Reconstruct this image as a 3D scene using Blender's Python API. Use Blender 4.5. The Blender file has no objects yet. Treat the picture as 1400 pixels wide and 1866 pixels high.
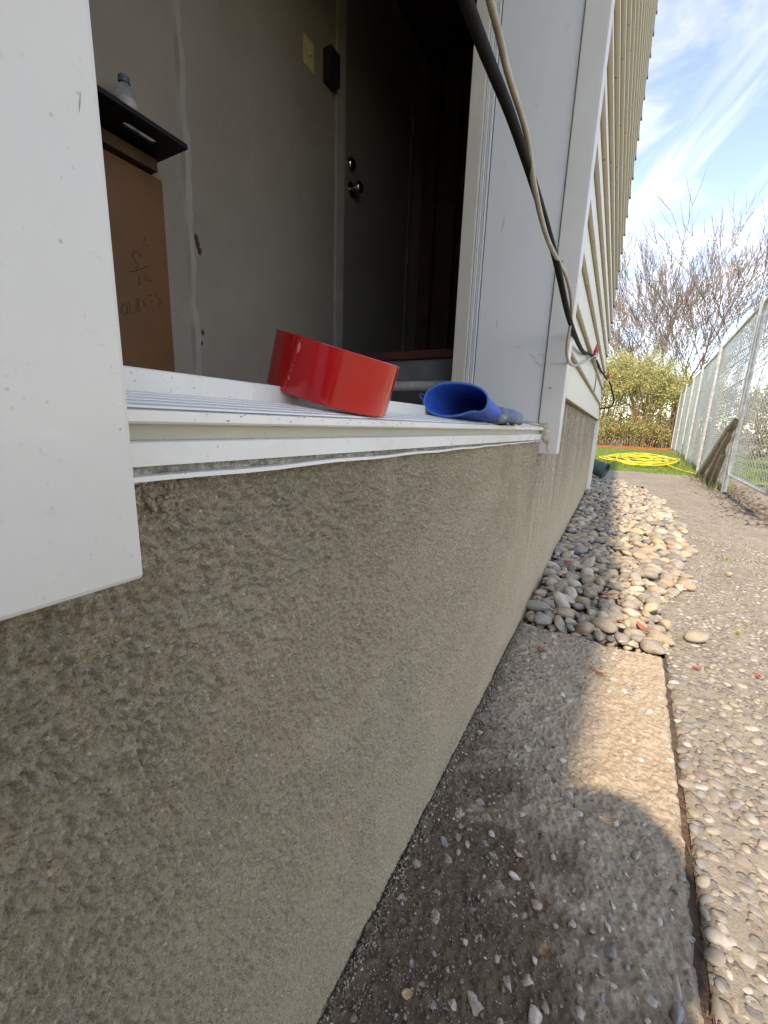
import bpy, bmesh, math, random
import numpy as np
from mathutils import Vector, Matrix

random.seed(7)
rng = np.random.default_rng(7)
S = bpy.context.scene
C = S.collection

# ---------------------------------------------------------------- camera
CAM = (0.0, 0.0, 0.70)
cd = bpy.data.cameras.new('camera')
cd.sensor_fit = 'HORIZONTAL'
cd.sensor_width = 36.0
cd.lens = 36.0 * 747.0 / 1400.0
cd.clip_start = 0.01
cd.clip_end = 3000
cam = bpy.data.objects.new('camera', cd)
C.objects.link(cam)
def _n(v):
    v = np.array(v, float)
    return v / np.linalg.norm(v)
_Y = _n([423, 146, -747]); _Z = -_n([-120, -3430, -747]); _Z = _n(_Z - _Y * np.dot(_Y, _Z)); _X = np.cross(_Y, _Z)
_M = np.array([_X, _Y, _Z])
mw = Matrix.Identity(4)
for i in range(3):
    for j in range(3):
        mw[i][j] = _M[i, j]
    mw[i][3] = CAM[i]
cam.matrix_world = mw
S.camera = cam

# ---------------------------------------------------------------- light
SUN_TRAVEL = Vector((0.058, 1.0, -0.98)).normalized()
sun_el = math.asin(-SUN_TRAVEL.z)
sun_az = math.atan2(-SUN_TRAVEL.x, -SUN_TRAVEL.y)
sl = bpy.data.lights.new('sun', 'SUN')
sl.energy = 2.0
sl.angle = math.radians(1.0)
sl.color = (1.0, 0.985, 0.955)
so = bpy.data.objects.new('sun', sl)
C.objects.link(so)
so.location = (-1, -8, 9)
so.rotation_euler = SUN_TRAVEL.to_track_quat('-Z', 'Y').to_euler()

w = bpy.data.worlds.new('World')
S.world = w
w.use_nodes = True
nt = w.node_tree
nt.nodes.clear()
def N(t, typ, **kw):
    n = t.nodes.new(typ)
    for k, v in kw.items():
        setattr(n, k, v)
    return n
def setin(n, **kw):
    for k, v in kw.items():
        n.inputs[k.replace('_', ' ')].default_value = v
out = N(nt, 'ShaderNodeOutputWorld')
bg = N(nt, 'ShaderNodeBackground')
bg.inputs['Strength'].default_value = 0.15
sky = N(nt, 'ShaderNodeTexSky', sky_type='NISHITA')
sky.sun_disc = False
sky.sun_elevation = sun_el
sky.sun_rotation = sun_az
sky.air_density = 1.0
sky.dust_density = 0.15
sky.ozone_density = 3.5
sky.altitude = 600
tc = N(nt, 'ShaderNodeTexCoord')
sep = N(nt, 'ShaderNodeSeparateXYZ')
nt.links.new(tc.outputs['Generated'], sep.inputs[0])
def wm(op, a, b=None, clamp=False):
    n = N(nt, 'ShaderNodeMath', operation=op, use_clamp=clamp)
    for i, v in enumerate((a, b)):
        if v is None:
            continue
        if isinstance(v, (int, float)):
            n.inputs[i].default_value = v
        else:
            nt.links.new(v, n.inputs[i])
    return n.outputs[0]
zc = wm('ADD', wm('MAXIMUM', sep.outputs[2], 0.0), 0.12)
px = wm('DIVIDE', sep.outputs[0], zc)
py = wm('DIVIDE', sep.outputs[1], zc)
cmb = N(nt, 'ShaderNodeCombineXYZ')
nt.links.new(px, cmb.inputs[0]); nt.links.new(py, cmb.inputs[1])
def cloud(rot, sc, off, scale, detail, rough, lo, hi, dist=0.3):
    mp = N(nt, 'ShaderNodeMapping')
    m0 = N(nt, 'ShaderNodeMapping')
    m0.inputs['Rotation'].default_value = (0, 0, math.radians(rot))
    nt.links.new(cmb.outputs[0], m0.inputs[0])
    mp.inputs['Scale'].default_value = sc
    mp.inputs['Location'].default_value = off
    nt.links.new(m0.outputs[0], mp.inputs[0])
    nz = N(nt, 'ShaderNodeTexNoise')
    setin(nz, Scale=scale, Detail=detail, Roughness=rough, Distortion=dist)
    nt.links.new(mp.outputs[0], nz.inputs['Vector'])
    mr = N(nt, 'ShaderNodeMapRange', interpolation_type='SMOOTHSTEP')
    mr.inputs['From Min'].default_value = lo
    mr.inputs['From Max'].default_value = hi
    nt.links.new(nz.outputs['Fac'], mr.inputs['Value'])
    return mr.outputs[0]
streak = cloud(-110, (0.30, 2.6, 1), (0.4, 1.3, 0), 1.25, 7, 0.5, 0.44, 0.64, 0.5)
puff = cloud(20, (1.0, 1.0, 1), (3.2, 0.6, 0), 3.0, 9, 0.58, 0.42, 0.70, 0.4)
cl = wm('MAXIMUM', wm('MULTIPLY', streak, 0.95), wm('MULTIPLY', puff, 0.6))
mixc = N(nt, 'ShaderNodeMix', data_type='RGBA')
nt.links.new(cl, mixc.inputs['Factor'])
nt.links.new(sky.outputs[0], mixc.inputs['A'])
# thin cloud: lit like the sky round it (brighter towards the sun), plus its own white
cc1 = N(nt, 'ShaderNodeMix', data_type='RGBA', blend_type='ADD')
cc1.inputs['Factor'].default_value = 1.0
nt.links.new(sky.outputs[0], cc1.inputs['A'])
cc1.inputs['B'].default_value = (1.9, 1.88, 1.85, 1)
nt.links.new(cc1.outputs['Result'], mixc.inputs['B'])
nt.links.new(mixc.outputs['Result'], bg.inputs['Color'])
nt.links.new(bg.outputs[0], out.inputs[0])

S.view_settings.view_transform = 'Standard'
S.view_settings.look = 'None'
S.view_settings.gamma = 1.0
S.view_settings.use_curve_mapping = False
S.view_settings.exposure = 1.62
S.view_settings.use_white_balance = True
S.view_settings.white_balance_temperature = 8900
S.view_settings.white_balance_tint = 18
S.render.engine = 'CYCLES'
S.cycles.max_bounces = 8
S.cycles.diffuse_bounces = 5
S.cycles.use_denoising = True
S.cycles.denoising_input_passes = 'RGB_ALBEDO_NORMAL'
S.cycles.denoising_prefilter = 'NONE'

# ---------------------------------------------------------------- materials
MATS = {}
class NT:
    def __init__(self, name):
        self.m = bpy.data.materials.new(name)
        self.m.use_nodes = True
        self.t = self.m.node_tree
        self.b = self.t.nodes['Principled BSDF']
        MATS[name] = self.m
        self.tc = None
    def n(self, typ, **kw):
        return N(self.t, typ, **kw)
    def l(self, a, b):
        self.t.links.new(a, b)
    def co(self, kind='Object'):
        if self.tc is None:
            self.tc = self.n('ShaderNodeTexCoord')
        return self.tc.outputs[kind]
    def geo(self):
        return self.n('ShaderNodeNewGeometry').outputs['Position']
    def noise(self, scale, detail=4, rough=0.55, dist=0.0, vec=None, sc=None, rot=None):
        z = self.n('ShaderNodeTexNoise')
        setin(z, Scale=scale, Detail=detail, Roughness=rough, Distortion=dist)
        v = vec if vec is not None else self.co()
        if sc is not None or rot is not None:
            mp = self.n('ShaderNodeMapping')
            if sc is not None: mp.inputs['Scale'].default_value = sc
            if rot is not None: mp.inputs['Rotation'].default_value = rot
            self.l(v, mp.inputs[0]); v = mp.outputs[0]
        self.l(v, z.inputs['Vector'])
        return z.outputs['Fac']
    def vor(self, scale, vec=None, feature='F1', out='Distance'):
        z = self.n('ShaderNodeTexVoronoi', feature=feature)
        z.inputs['Scale'].default_value = scale
        self.l(vec if vec is not None else self.co(), z.inputs['Vector'])
        return z.outputs[out]
    def rng(self, v, lo, hi, a=0.0, b=1.0):
        m = self.n('ShaderNodeMapRange')
        m.inputs['From Min'].default_value = lo; m.inputs['From Max'].default_value = hi
        m.inputs['To Min'].default_value = a; m.inputs['To Max'].default_value = b
        self.l(v, m.inputs['Value'])
        return m.outputs[0]
    def ramp(self, v, stops, mode='LINEAR'):
        r = self.n('ShaderNodeValToRGB')
        r.color_ramp.interpolation = mode
        e = r.color_ramp.elements
        while len(e) < len(stops):
            e.new(0.5)
        for el, (p, c) in zip(e, stops):
            el.position = p
            el.color = (*c, 1)
        self.l(v, r.inputs[0])
        return r.outputs[0]
    def mix(self, f, a, b, mode='MIX'):
        m = self.n('ShaderNodeMix', data_type='RGBA', blend_type=mode)
        for sock, v in (('Factor', f), ('A', a), ('B', b)):
            if isinstance(v, (int, float)):
                m.inputs[sock].default_value = v
            elif isinstance(v, tuple):
                m.inputs[sock].default_value = (*v, 1)
            else:
                self.l(v, m.inputs[sock])
        return m.outputs['Result']
    def math(self, op, a, b=0.0, clamp=False):
        n = self.n('ShaderNodeMath', operation=op, use_clamp=clamp)
        for i, v in enumerate((a, b)):
            if isinstance(v, (int, float)): n.inputs[i].default_value = v
            else: self.l(v, n.inputs[i])
        return n.outputs[0]
    def color(self, v):
        if isinstance(v, tuple): self.b.inputs['Base Color'].default_value = (*v, 1)
        else: self.l(v, self.b.inputs['Base Color'])
    def rough(self, v):
        if isinstance(v, (int, float)): self.b.inputs['Roughness'].default_value = v
        else: self.l(v, self.b.inputs['Roughness'])
    def bump(self, h, dist=0.002, strength=1.0, chain=None):
        b = self.n('ShaderNodeBump')
        b.inputs['Distance'].default_value = dist
        b.inputs['Strength'].default_value = strength
        self.l(h, b.inputs['Height'])
        if chain is not None: self.l(chain, b.inputs['Normal'])
        self.l(b.outputs[0], self.b.inputs['Normal'])
        return b.outputs[0]
    def spec(self, v):
        self.b.inputs['Specular IOR Level'].default_value = v

def simple(name, col, rough=0.6, var=0.15, scale=20, metal=0.0, bump=0.0, bscale=80, spec=0.5):
    k = NT(name)
    dark = tuple(c * (1 - var) for c in col); lite = tuple(min(1, c * (1 + var)) for c in col)
    k.color(k.ramp(k.noise(scale, 5), [(0.3, dark), (0.7, lite)]))
    k.rough(rough); k.b.inputs['Metallic'].default_value = metal; k.spec(spec)
    if bump: k.bump(k.noise(bscale, 4), bump)
    return k

# stucco
k = NT('stucco')
g = k.geo()
c1 = k.ramp(k.noise(6, 5, vec=g), [(0.3, (0.465, 0.386, 0.272)), (0.7, (0.525, 0.442, 0.318))])
fine = k.noise(620, 3, 0.7, vec=g)
c2 = k.mix(k.rng(fine, 0.50, 0.62, 0.0, 0.75), c1, (0.58, 0.50, 0.375))
c2 = k.mix(k.rng(k.noise(540, 3, 0.7, 0.3, vec=g, sc=(1, 1, 1.1)), 0.54, 0.66, 0.0, 0.7), c2, (0.17, 0.13, 0.085))
grit = k.rng(k.vor(240, vec=g), 0.12, 0.36, 1.0, 0.0)
sel = k.rng(k.noise(150, 2, vec=g), 0.53, 0.60)
c2 = k.mix(k.math('MULTIPLY', k.math('MULTIPLY', grit, sel), 0.8), c2, (0.82, 0.75, 0.60))  # pale sand grains, their glints painted in as lighter colour
# water stains running down below the siding and beside the casing
sx = k.n('ShaderNodeSeparateXYZ'); k.l(g, sx.inputs[0])
streaks = k.noise(9, 5, 0.6, vec=g, sc=(1, 2.2, 0.12))
zone = k.math('MULTIPLY', k.rng(sx.outputs[1], 1.25, 1.5), k.rng(sx.outputs[2], 0.15, 0.72))
st = k.math('MULTIPLY', k.rng(streaks, 0.34, 0.60), zone, True)
c2 = k.mix(k.math('MULTIPLY', st, 0.78), c2, (0.10, 0.085, 0.068))
k.color(c2); k.rough(0.45); k.spec(0.25)
h = k.math('ADD', k.math('MULTIPLY', k.noise(480, 5, 0.75, 0.4, vec=g), 1.0), k.math('MULTIPLY', k.noise(900, 3, 0.6, vec=g), 0.5))
k.bump(h, 0.0040, 1.0)

# white painted aluminium
def white(name, col, speck=0.5, rough=0.35, smear=0.08):
    k = NT(name)
    g = k.geo()
    base = k.ramp(k.noise(7, 6, 0.6, vec=g), [(0.3, tuple(c * (1 - smear) for c in col)), (0.7, col)])
    sp = k.rng(k.noise(170, 5, 0.65, 1.0, vec=g), 0.63, 0.74)
    sp2 = k.math('MULTIPLY', k.rng(k.vor(230, vec=g), 0.08, 0.2, 1, 0), k.rng(k.noise(90, 3, 0.7, vec=g), 0.52, 0.62))
    sm_ = k.rng(k.noise(11, 6, 0.7, 1.2, vec=g, sc=(1, 1, 0.35)), 0.52, 0.72)
    base = k.mix(k.math('MULTIPLY', sm_, speck * 0.30), base, (0.50, 0.44, 0.36))
    base = k.mix(k.math('MULTIPLY', sp, speck * 0.55), base, (0.30, 0.25, 0.19))
    base = k.mix(k.math('MULTIPLY', sp2, speck), base, (0.16, 0.13, 0.10))
    k.color(base)
    k.rough(k.rng(k.noise(25, 4, vec=g), 0.3, 0.7, rough - 0.06, rough + 0.12))
    k.bump(k.noise(40, 3, vec=g), 0.0006)
    return k
white('casing_white', (0.575, 0.552, 0.512), 0.45)
white('sill_white', (0.68, 0.67, 0.645), 0.75, 0.3, 0.10)
white('sill_beige', (0.47, 0.44, 0.37), 0.6)
white('jamb_white', (0.60, 0.605, 0.59), 0.18, 0.32, 0.03)
white('frame_wood', (0.50, 0.46, 0.39), 0.6, 0.6, 0.12)
white('siding_cream', (0.62, 0.59, 0.50), 0.12, 0.45, 0.05)
white('downspout_white', (0.72, 0.71, 0.68), 0.4)
simple('cap_grey', (0.20, 0.19, 0.175), 0.5)
simple('roof_dark', (0.12, 0.115, 0.11), 0.9, bump=0.004)
simple('core_grey', (0.3, 0.28, 0.25), 0.9)
simple('gasket', (0.16, 0.16, 0.16), 0.6)
simple('groove_shade', (0.20, 0.185, 0.165), 0.8, 0.4, 60)  # dark colour of the painted shade lines on the sill
simple('mortar', (0.40, 0.375, 0.33), 0.9, 0.45, 300, bump=0.003, bscale=350)
simple('caulk', (0.44, 0.38, 0.31), 0.8, 0.3, 90, bump=0.002, bscale=120)
# interior
k = NT('interior_wall'); g = k.geo()
b0 = k.ramp(k.noise(2.2, 6, 0.6, vec=g), [(0.3, (0.215, 0.177, 0.141)), (0.7, (0.28, 0.237, 0.197))])
sm = k.rng(k.noise(5, 5, 0.65, 0.6, vec=g), 0.6, 0.74)
b0 = k.mix(k.math('MULTIPLY', sm, 0.35), b0, (0.20, 0.15, 0.10))
fl = k.math('MULTIPLY', k.rng(k.vor(11, vec=g), 0.03, 0.07, 1, 0), k.rng(k.noise(6, 2, vec=g), 0.5, 0.6))
b0 = k.mix(k.math('MULTIPLY', fl, 0.6), b0, (0.12, 0.09, 0.07))
k.color(b0); k.rough(0.6); k.bump(k.noise(30, 5, vec=g), 0.002)
simple('interior_trim', (0.30, 0.272, 0.232), 0.55, 0.12, 9, bump=0.002, bscale=60)
simple('interior_door', (0.15, 0.135, 0.115), 0.45, 0.10, 4)
simple('dark_wood', (0.07, 0.032, 0.018), 0.6, 0.5, 6, bump=0.001)
simple('red_wood', (0.10, 0.022, 0.018), 0.6, 0.3, 8)
simple('floor_dark', (0.06, 0.05, 0.045), 0.7)
simple('riser_grey', (0.20, 0.21, 0.21), 0.8, 0.25, 7)
simple('hardboard', (0.15, 0.056, 0.012), 0.55, 0.22, 5, bump=0.0005)
simple('batten_wood', (0.08, 0.036, 0.014), 0.7, 0.3, 12)
simple('ink', (0.035, 0.02, 0.015), 0.8)
simple('black_shelf', (0.008, 0.008, 0.008), 0.6, spec=0.2)
simple('black_plastic', (0.015, 0.015, 0.015), 0.4)
simple('switch_tan', (0.50, 0.38, 0.20), 0.4)
simple('knob_metal', (0.50, 0.46, 0.40), 0.15, 0.1, 20, 1.0)
simple('pipe_metal', (0.56, 0.55, 0.52), 0.5, 0.35, 14, 0.1)
simple('bottle_label', (0.36, 0.31, 0.29), 0.5, 0.35, 40)
simple('bottle_cap', (0.10, 0.11, 0.13), 0.4)
k = NT('bottle_plastic'); k.color((0.75, 0.8, 0.85)); k.rough(0.08)
k.b.inputs['Transmission Weight'].default_value = 0.85; k.b.inputs['IOR'].default_value = 1.35
# tape, glove, cables
k = NT('tape_red'); k.color(k.ramp(k.noise(14, 4), [(0.3, (0.47, 0.007, 0.011)), (0.7, (0.55, 0.011, 0.015))]))
k.rough(0.16); k.b.inputs['Coat Weight'].default_value = 0.6; k.b.inputs['Coat Roughness'].default_value = 0.08
k.bump(k.noise(55, 3, sc=(1, 1, 0.2)), 0.0004)
simple('tape_rim', (0.66, 0.17, 0.15), 0.55, 0.25, 120)
simple('tape_end_pale', (0.75, 0.16, 0.13), 0.3, 0.2, 60)
simple('cardboard', (0.34, 0.24, 0.15), 0.8)
k = NT('glove_blue'); k.color(k.ramp(k.noise(60, 5), [(0.3, (0.004, 0.065, 0.36)), (0.7, (0.006, 0.095, 0.50))]))
k.rough(0.62); k.bump(k.noise(450, 3), 0.0012)
k = NT('glove_rim'); k.color((0.03, 0.12, 0.38)); k.rough(0.7); k.bump(k.noise(500, 3), 0.001)
k = NT('glove_coated')
cc = k.ramp(k.noise(24, 5, 0.6), [(0.35, (0.07, 0.10, 0.17)), (0.6, (0.16, 0.20, 0.28))])
cc = k.mix(k.rng(k.noise(19, 4, 0.6, 0.5), 0.54, 0.62), cc, (0.42, 0.38, 0.30))
k.color(cc); k.rough(0.8); k.bump(k.noise(180, 4), 0.0015)
simple('cable_black', (0.010, 0.0085, 0.007), 0.7, 0.3, 60, bump=0.0004, bscale=200, spec=0.12)
simple('cable_beige', (0.36, 0.31, 0.245), 0.5, 0.2, 40)
simple('wire_white', (0.62, 0.58, 0.55), 0.5)
simple('tag_red', (0.50, 0.02, 0.025), 0.45)
# outside
simple('galvanised', (0.50, 0.50, 0.48), 0.5, 0.25, 18, 0.5)
simple('fence_wire', (0.70, 0.69, 0.64), 0.5, 0.2, 25, 0.1)
k = NT('stake_wood')
k.color(k.ramp(k.noise(6, 5, 0.6, sc=(14, 14, 1)), [(0.3, (0.13, 0.105, 0.075)), (0.55, (0.27, 0.22, 0.15)), (0.75, (0.36, 0.32, 0.25))]))
k.rough(0.85); k.bump(k.noise(10, 5, sc=(16, 16, 1)), 0.006)
simple('hose_yellow', (0.72, 0.60, 0.045), 0.45, 0.12)
simple('drain_green', (0.035, 0.075, 0.058), 0.45, 0.25, 18)
k = NT('grass')
oi = k.n('ShaderNodeAttribute', attribute_name='Col'); k.color(oi.outputs['Color']); k.rough(0.6)
k.b.inputs['Subsurface Weight'].default_value = 0.0
for nm in ('vcol_leaf', 'vcol_stone', 'vcol_bark'):
    k = NT(nm)
    oi = k.n('ShaderNodeAttribute', attribute_name='Col')
    if nm == 'vcol_stone':
        g = k.geo()
        c = k.mix(k.rng(k.noise(100, 5, 0.7, vec=g), 0.3, 0.7, 0, 0.65), oi.outputs['Color'], (0.255, 0.23, 0.185))
        k.color(c); k.rough(0.6); k.spec(0.35); k.bump(k.noise(300, 4, vec=g), 0.0006)
    elif nm == 'vcol_leaf':
        k.color(oi.outputs['Color']); k.rough(0.55)
        # thin leaves let some light through
        tr = k.n('ShaderNodeBsdfTranslucent'); k.l(oi.outputs['Color'], tr.inputs['Color'])
        ms = k.n('ShaderNodeMixShader'); ms.inputs[0].default_value = 0.3
        k.l(k.b.outputs[0], ms.inputs[1]); k.l(tr.outputs[0], ms.inputs[2])
        k.l(ms.outputs[0], k.t.nodes['Material Output'].inputs['Surface'])
    else:
        k.color(oi.outputs['Color']); k.rough(0.8)
simple('mulch_red', (0.32, 0.085, 0.035), 0.95, 0.45, 30, bump=0.03, bscale=14)
simple('dry_leaf', (0.34, 0.12, 0.045), 0.6, 0.4, 60)
simple('pale_leaf', (0.55, 0.38, 0.20), 0.6, 0.3, 60)
simple('red_leaf', (0.42, 0.06, 0.03), 0.6, 0.3, 60)

STONE_PAL = [(0.43, 0.37, 0.28), (0.52, 0.435, 0.31), (0.31, 0.28, 0.235), (0.60, 0.53, 0.41), (0.39, 0.30, 0.205),
             (0.19, 0.185, 0.17), (0.54, 0.435, 0.27), (0.37, 0.33, 0.265), (0.46, 0.34, 0.23), (0.34, 0.31, 0.275)]
k = NT('river_stone')
oi = k.n('ShaderNodeObjectInfo')
c = k.ramp(oi.outputs['Random'], [(i / len(STONE_PAL), p) for i, p in enumerate(STONE_PAL)], 'CONSTANT')
c = k.mix(k.rng(k.noise(1.6, 5, 0.65, 0.6), 0.35, 0.7, 0.0, 0.55), c, (0.26, 0.215, 0.16))
c = k.mix(k.rng(k.noise(6, 4), 0.5, 0.75, 0.0, 0.4), c, (0.6, 0.55, 0.46))
k.color(c); k.rough(0.6); k.spec(0.3); k.bump(k.noise(3.5, 6, 0.7), 0.006)
AGG_PAL = [(0.31, 0.285, 0.235), (0.40, 0.37, 0.305), (0.25, 0.225, 0.18), (0.21, 0.21, 0.205), (0.29, 0.24, 0.19),
           (0.46, 0.44, 0.385), (0.16, 0.165, 0.175), (0.255, 0.205, 0.175), (0.34, 0.305, 0.225), (0.24, 0.22, 0.185)]
k = NT('aggregate_stone')
oi = k.n('ShaderNodeObjectInfo')
c = k.ramp(oi.outputs['Random'], [(i / len(AGG_PAL), p) for i, p in enumerate(AGG_PAL)], 'CONSTANT')
g = k.geo()
c = k.mix(k.rng(k.noise(90, 6, 0.7, vec=g), 0.3, 0.65, 0.0, 0.8), c, (0.28, 0.25, 0.20))
k.color(c); k.rough(0.5); k.spec(0.35); k.bump(k.noise(280, 4, vec=g), 0.0006)

# exposed aggregate concrete (matrix between the stones, and stones beyond the modelled ones)
k = NT('aggregate_concrete'); g = k.geo()
v1 = k.n('ShaderNodeTexVoronoi'); v1.inputs['Scale'].default_value = 48; k.l(g, v1.inputs['Vector'])
cellc = k.ramp(k.math('FRACT', k.math('MULTIPLY', v1.outputs['Color'], 3.7)), [(i / len(AGG_PAL), p) for i, p in enumerate(AGG_PAL)], 'CONSTANT')
mat_ = k.ramp(k.noise(9, 6, 0.65, vec=g), [(0.3, (0.24, 0.215, 0.17)), (0.7, (0.36, 0.325, 0.26))])
mask = k.rng(v1.outputs['Distance'], 0.35, 0.48, 1, 0)
c = k.mix(k.math('MULTIPLY', mask, 0.85), mat_, cellc)
c = k.mix(k.rng(k.noise(26, 6, 0.75, vec=g), 0.45, 0.68, 0, 0.6), c, (0.16, 0.13, 0.095))
c = k.mix(k.rng(k.noise(1.7, 5, 0.6, vec=g), 0.45, 0.7, 0, 0.45), c, (0.17, 0.14, 0.10))
k.color(c); k.rough(0.85); k.spec(0.25)
b1 = k.bump(k.math('MULTIPLY', mask, 1.0), 0.004, 0.8)
k.bump(k.noise(240, 5, 0.6, vec=g), 0.003, 0.9, b1)

# dusty, soil covered concrete
k = NT('dirty_concrete'); g = k.geo()
sx = k.n('ShaderNodeSeparateXYZ'); k.l(g, sx.inputs[0])
base = k.ramp(k.noise(14, 6, 0.65, vec=g), [(0.3, (0.42, 0.335, 0.235)), (0.7, (0.57, 0.47, 0.345))])
lump = k.rng(k.noise(75, 5, 0.6, vec=g), 0.4, 0.7, 0, 0.5)
base = k.mix(lump, base, (0.24, 0.19, 0.14))
vch = k.n('ShaderNodeTexVoronoi'); vch.inputs['Scale'].default_value = 125; k.l(g, vch.inputs['Vector'])
chip = k.math('MULTIPLY', k.rng(vch.outputs['Distance'], 0.22, 0.34, 1, 0), k.rng(k.noise(52, 3, 0.6, vec=g), 0.5, 0.58))
chc = k.ramp(k.math('FRACT', k.math('MULTIPLY', vch.outputs['Color'], 5.3)), [(0.0, (0.50, 0.45, 0.38)), (0.4, (0.38, 0.32, 0.25)), (0.7, (0.30, 0.27, 0.235)), (0.9, (0.58, 0.53, 0.46))], 'CONSTANT')
base = k.mix(k.math('MULTIPLY', chip, 0.8), base, chc)
nz = k.noise(7, 6, 0.7, 0.8, vec=g)
# soil lies against the wall and towards the near end of the slab
e = k.math('ADD', k.math('MULTIPLY', k.math('SUBTRACT', 0.86, sx.outputs[1]), 2.2), k.math('MULTIPLY', k.math('ADD', sx.outputs[0], 0.02), -2.4))
e = k.math('ADD', e, k.math('MULTIPLY', k.math('SUBTRACT', nz, 0.5), 3.0))
soil = k.rng(e, 0.25, 0.75)
edge = k.rng(k.math('ADD', sx.outputs[0], k.math('MULTIPLY', k.math('SUBTRACT', nz, 0.5), 0.06)), -0.205, -0.185, 0.85, 0)
soil = k.math('MAXIMUM', soil, edge)
sc_ = k.ramp(k.noise(120, 5, 0.7, vec=g), [(0.3, (0.085, 0.056, 0.035)), (0.7, (0.215, 0.150, 0.097))])
c = k.mix(k.math('MULTIPLY', soil, 0.88), base, sc_)
k.color(c); k.rough(0.95); k.spec(0.15)
b1 = k.bump(k.noise(90, 6, 0.7, vec=g), 0.005, 1.0)
k.bump(k.noise(420, 4, 0.7, vec=g), 0.002, 1.0, b1)

simple('soil', (0.10, 0.075, 0.055), 0.95, 0.4, 40, bump=0.01, bscale=60)
simple('soil_crumb', (0.085, 0.063, 0.046), 0.95, 0.4, 200)
k = NT('ground_earth'); g = k.geo()
k.color(k.ramp(k.noise(0.5, 6, 0.6, vec=g), [(0.3, (0.10, 0.12, 0.045)), (0.7, (0.22, 0.19, 0.11))])); k.rough(0.95)
k.bump(k.noise(9, 6, vec=g), 0.03)
k = NT('lawn_green'); g = k.geo()
k.color(k.ramp(k.noise(3, 6, 0.6, vec=g), [(0.3, (0.10, 0.17, 0.03)), (0.7, (0.20, 0.27, 0.055))])); k.rough(0.9)
k.bump(k.noise(60, 6, vec=g), 0.02)
# clothing
simple('jacket', (0.05, 0.06, 0.09), 0.85)
simple('skin', (0.50, 0.30, 0.22), 0.5, 0.06)
simple('trousers', (0.06, 0.07, 0.10), 0.9)
simple('boots', (0.05, 0.035, 0.025), 0.7)

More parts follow.
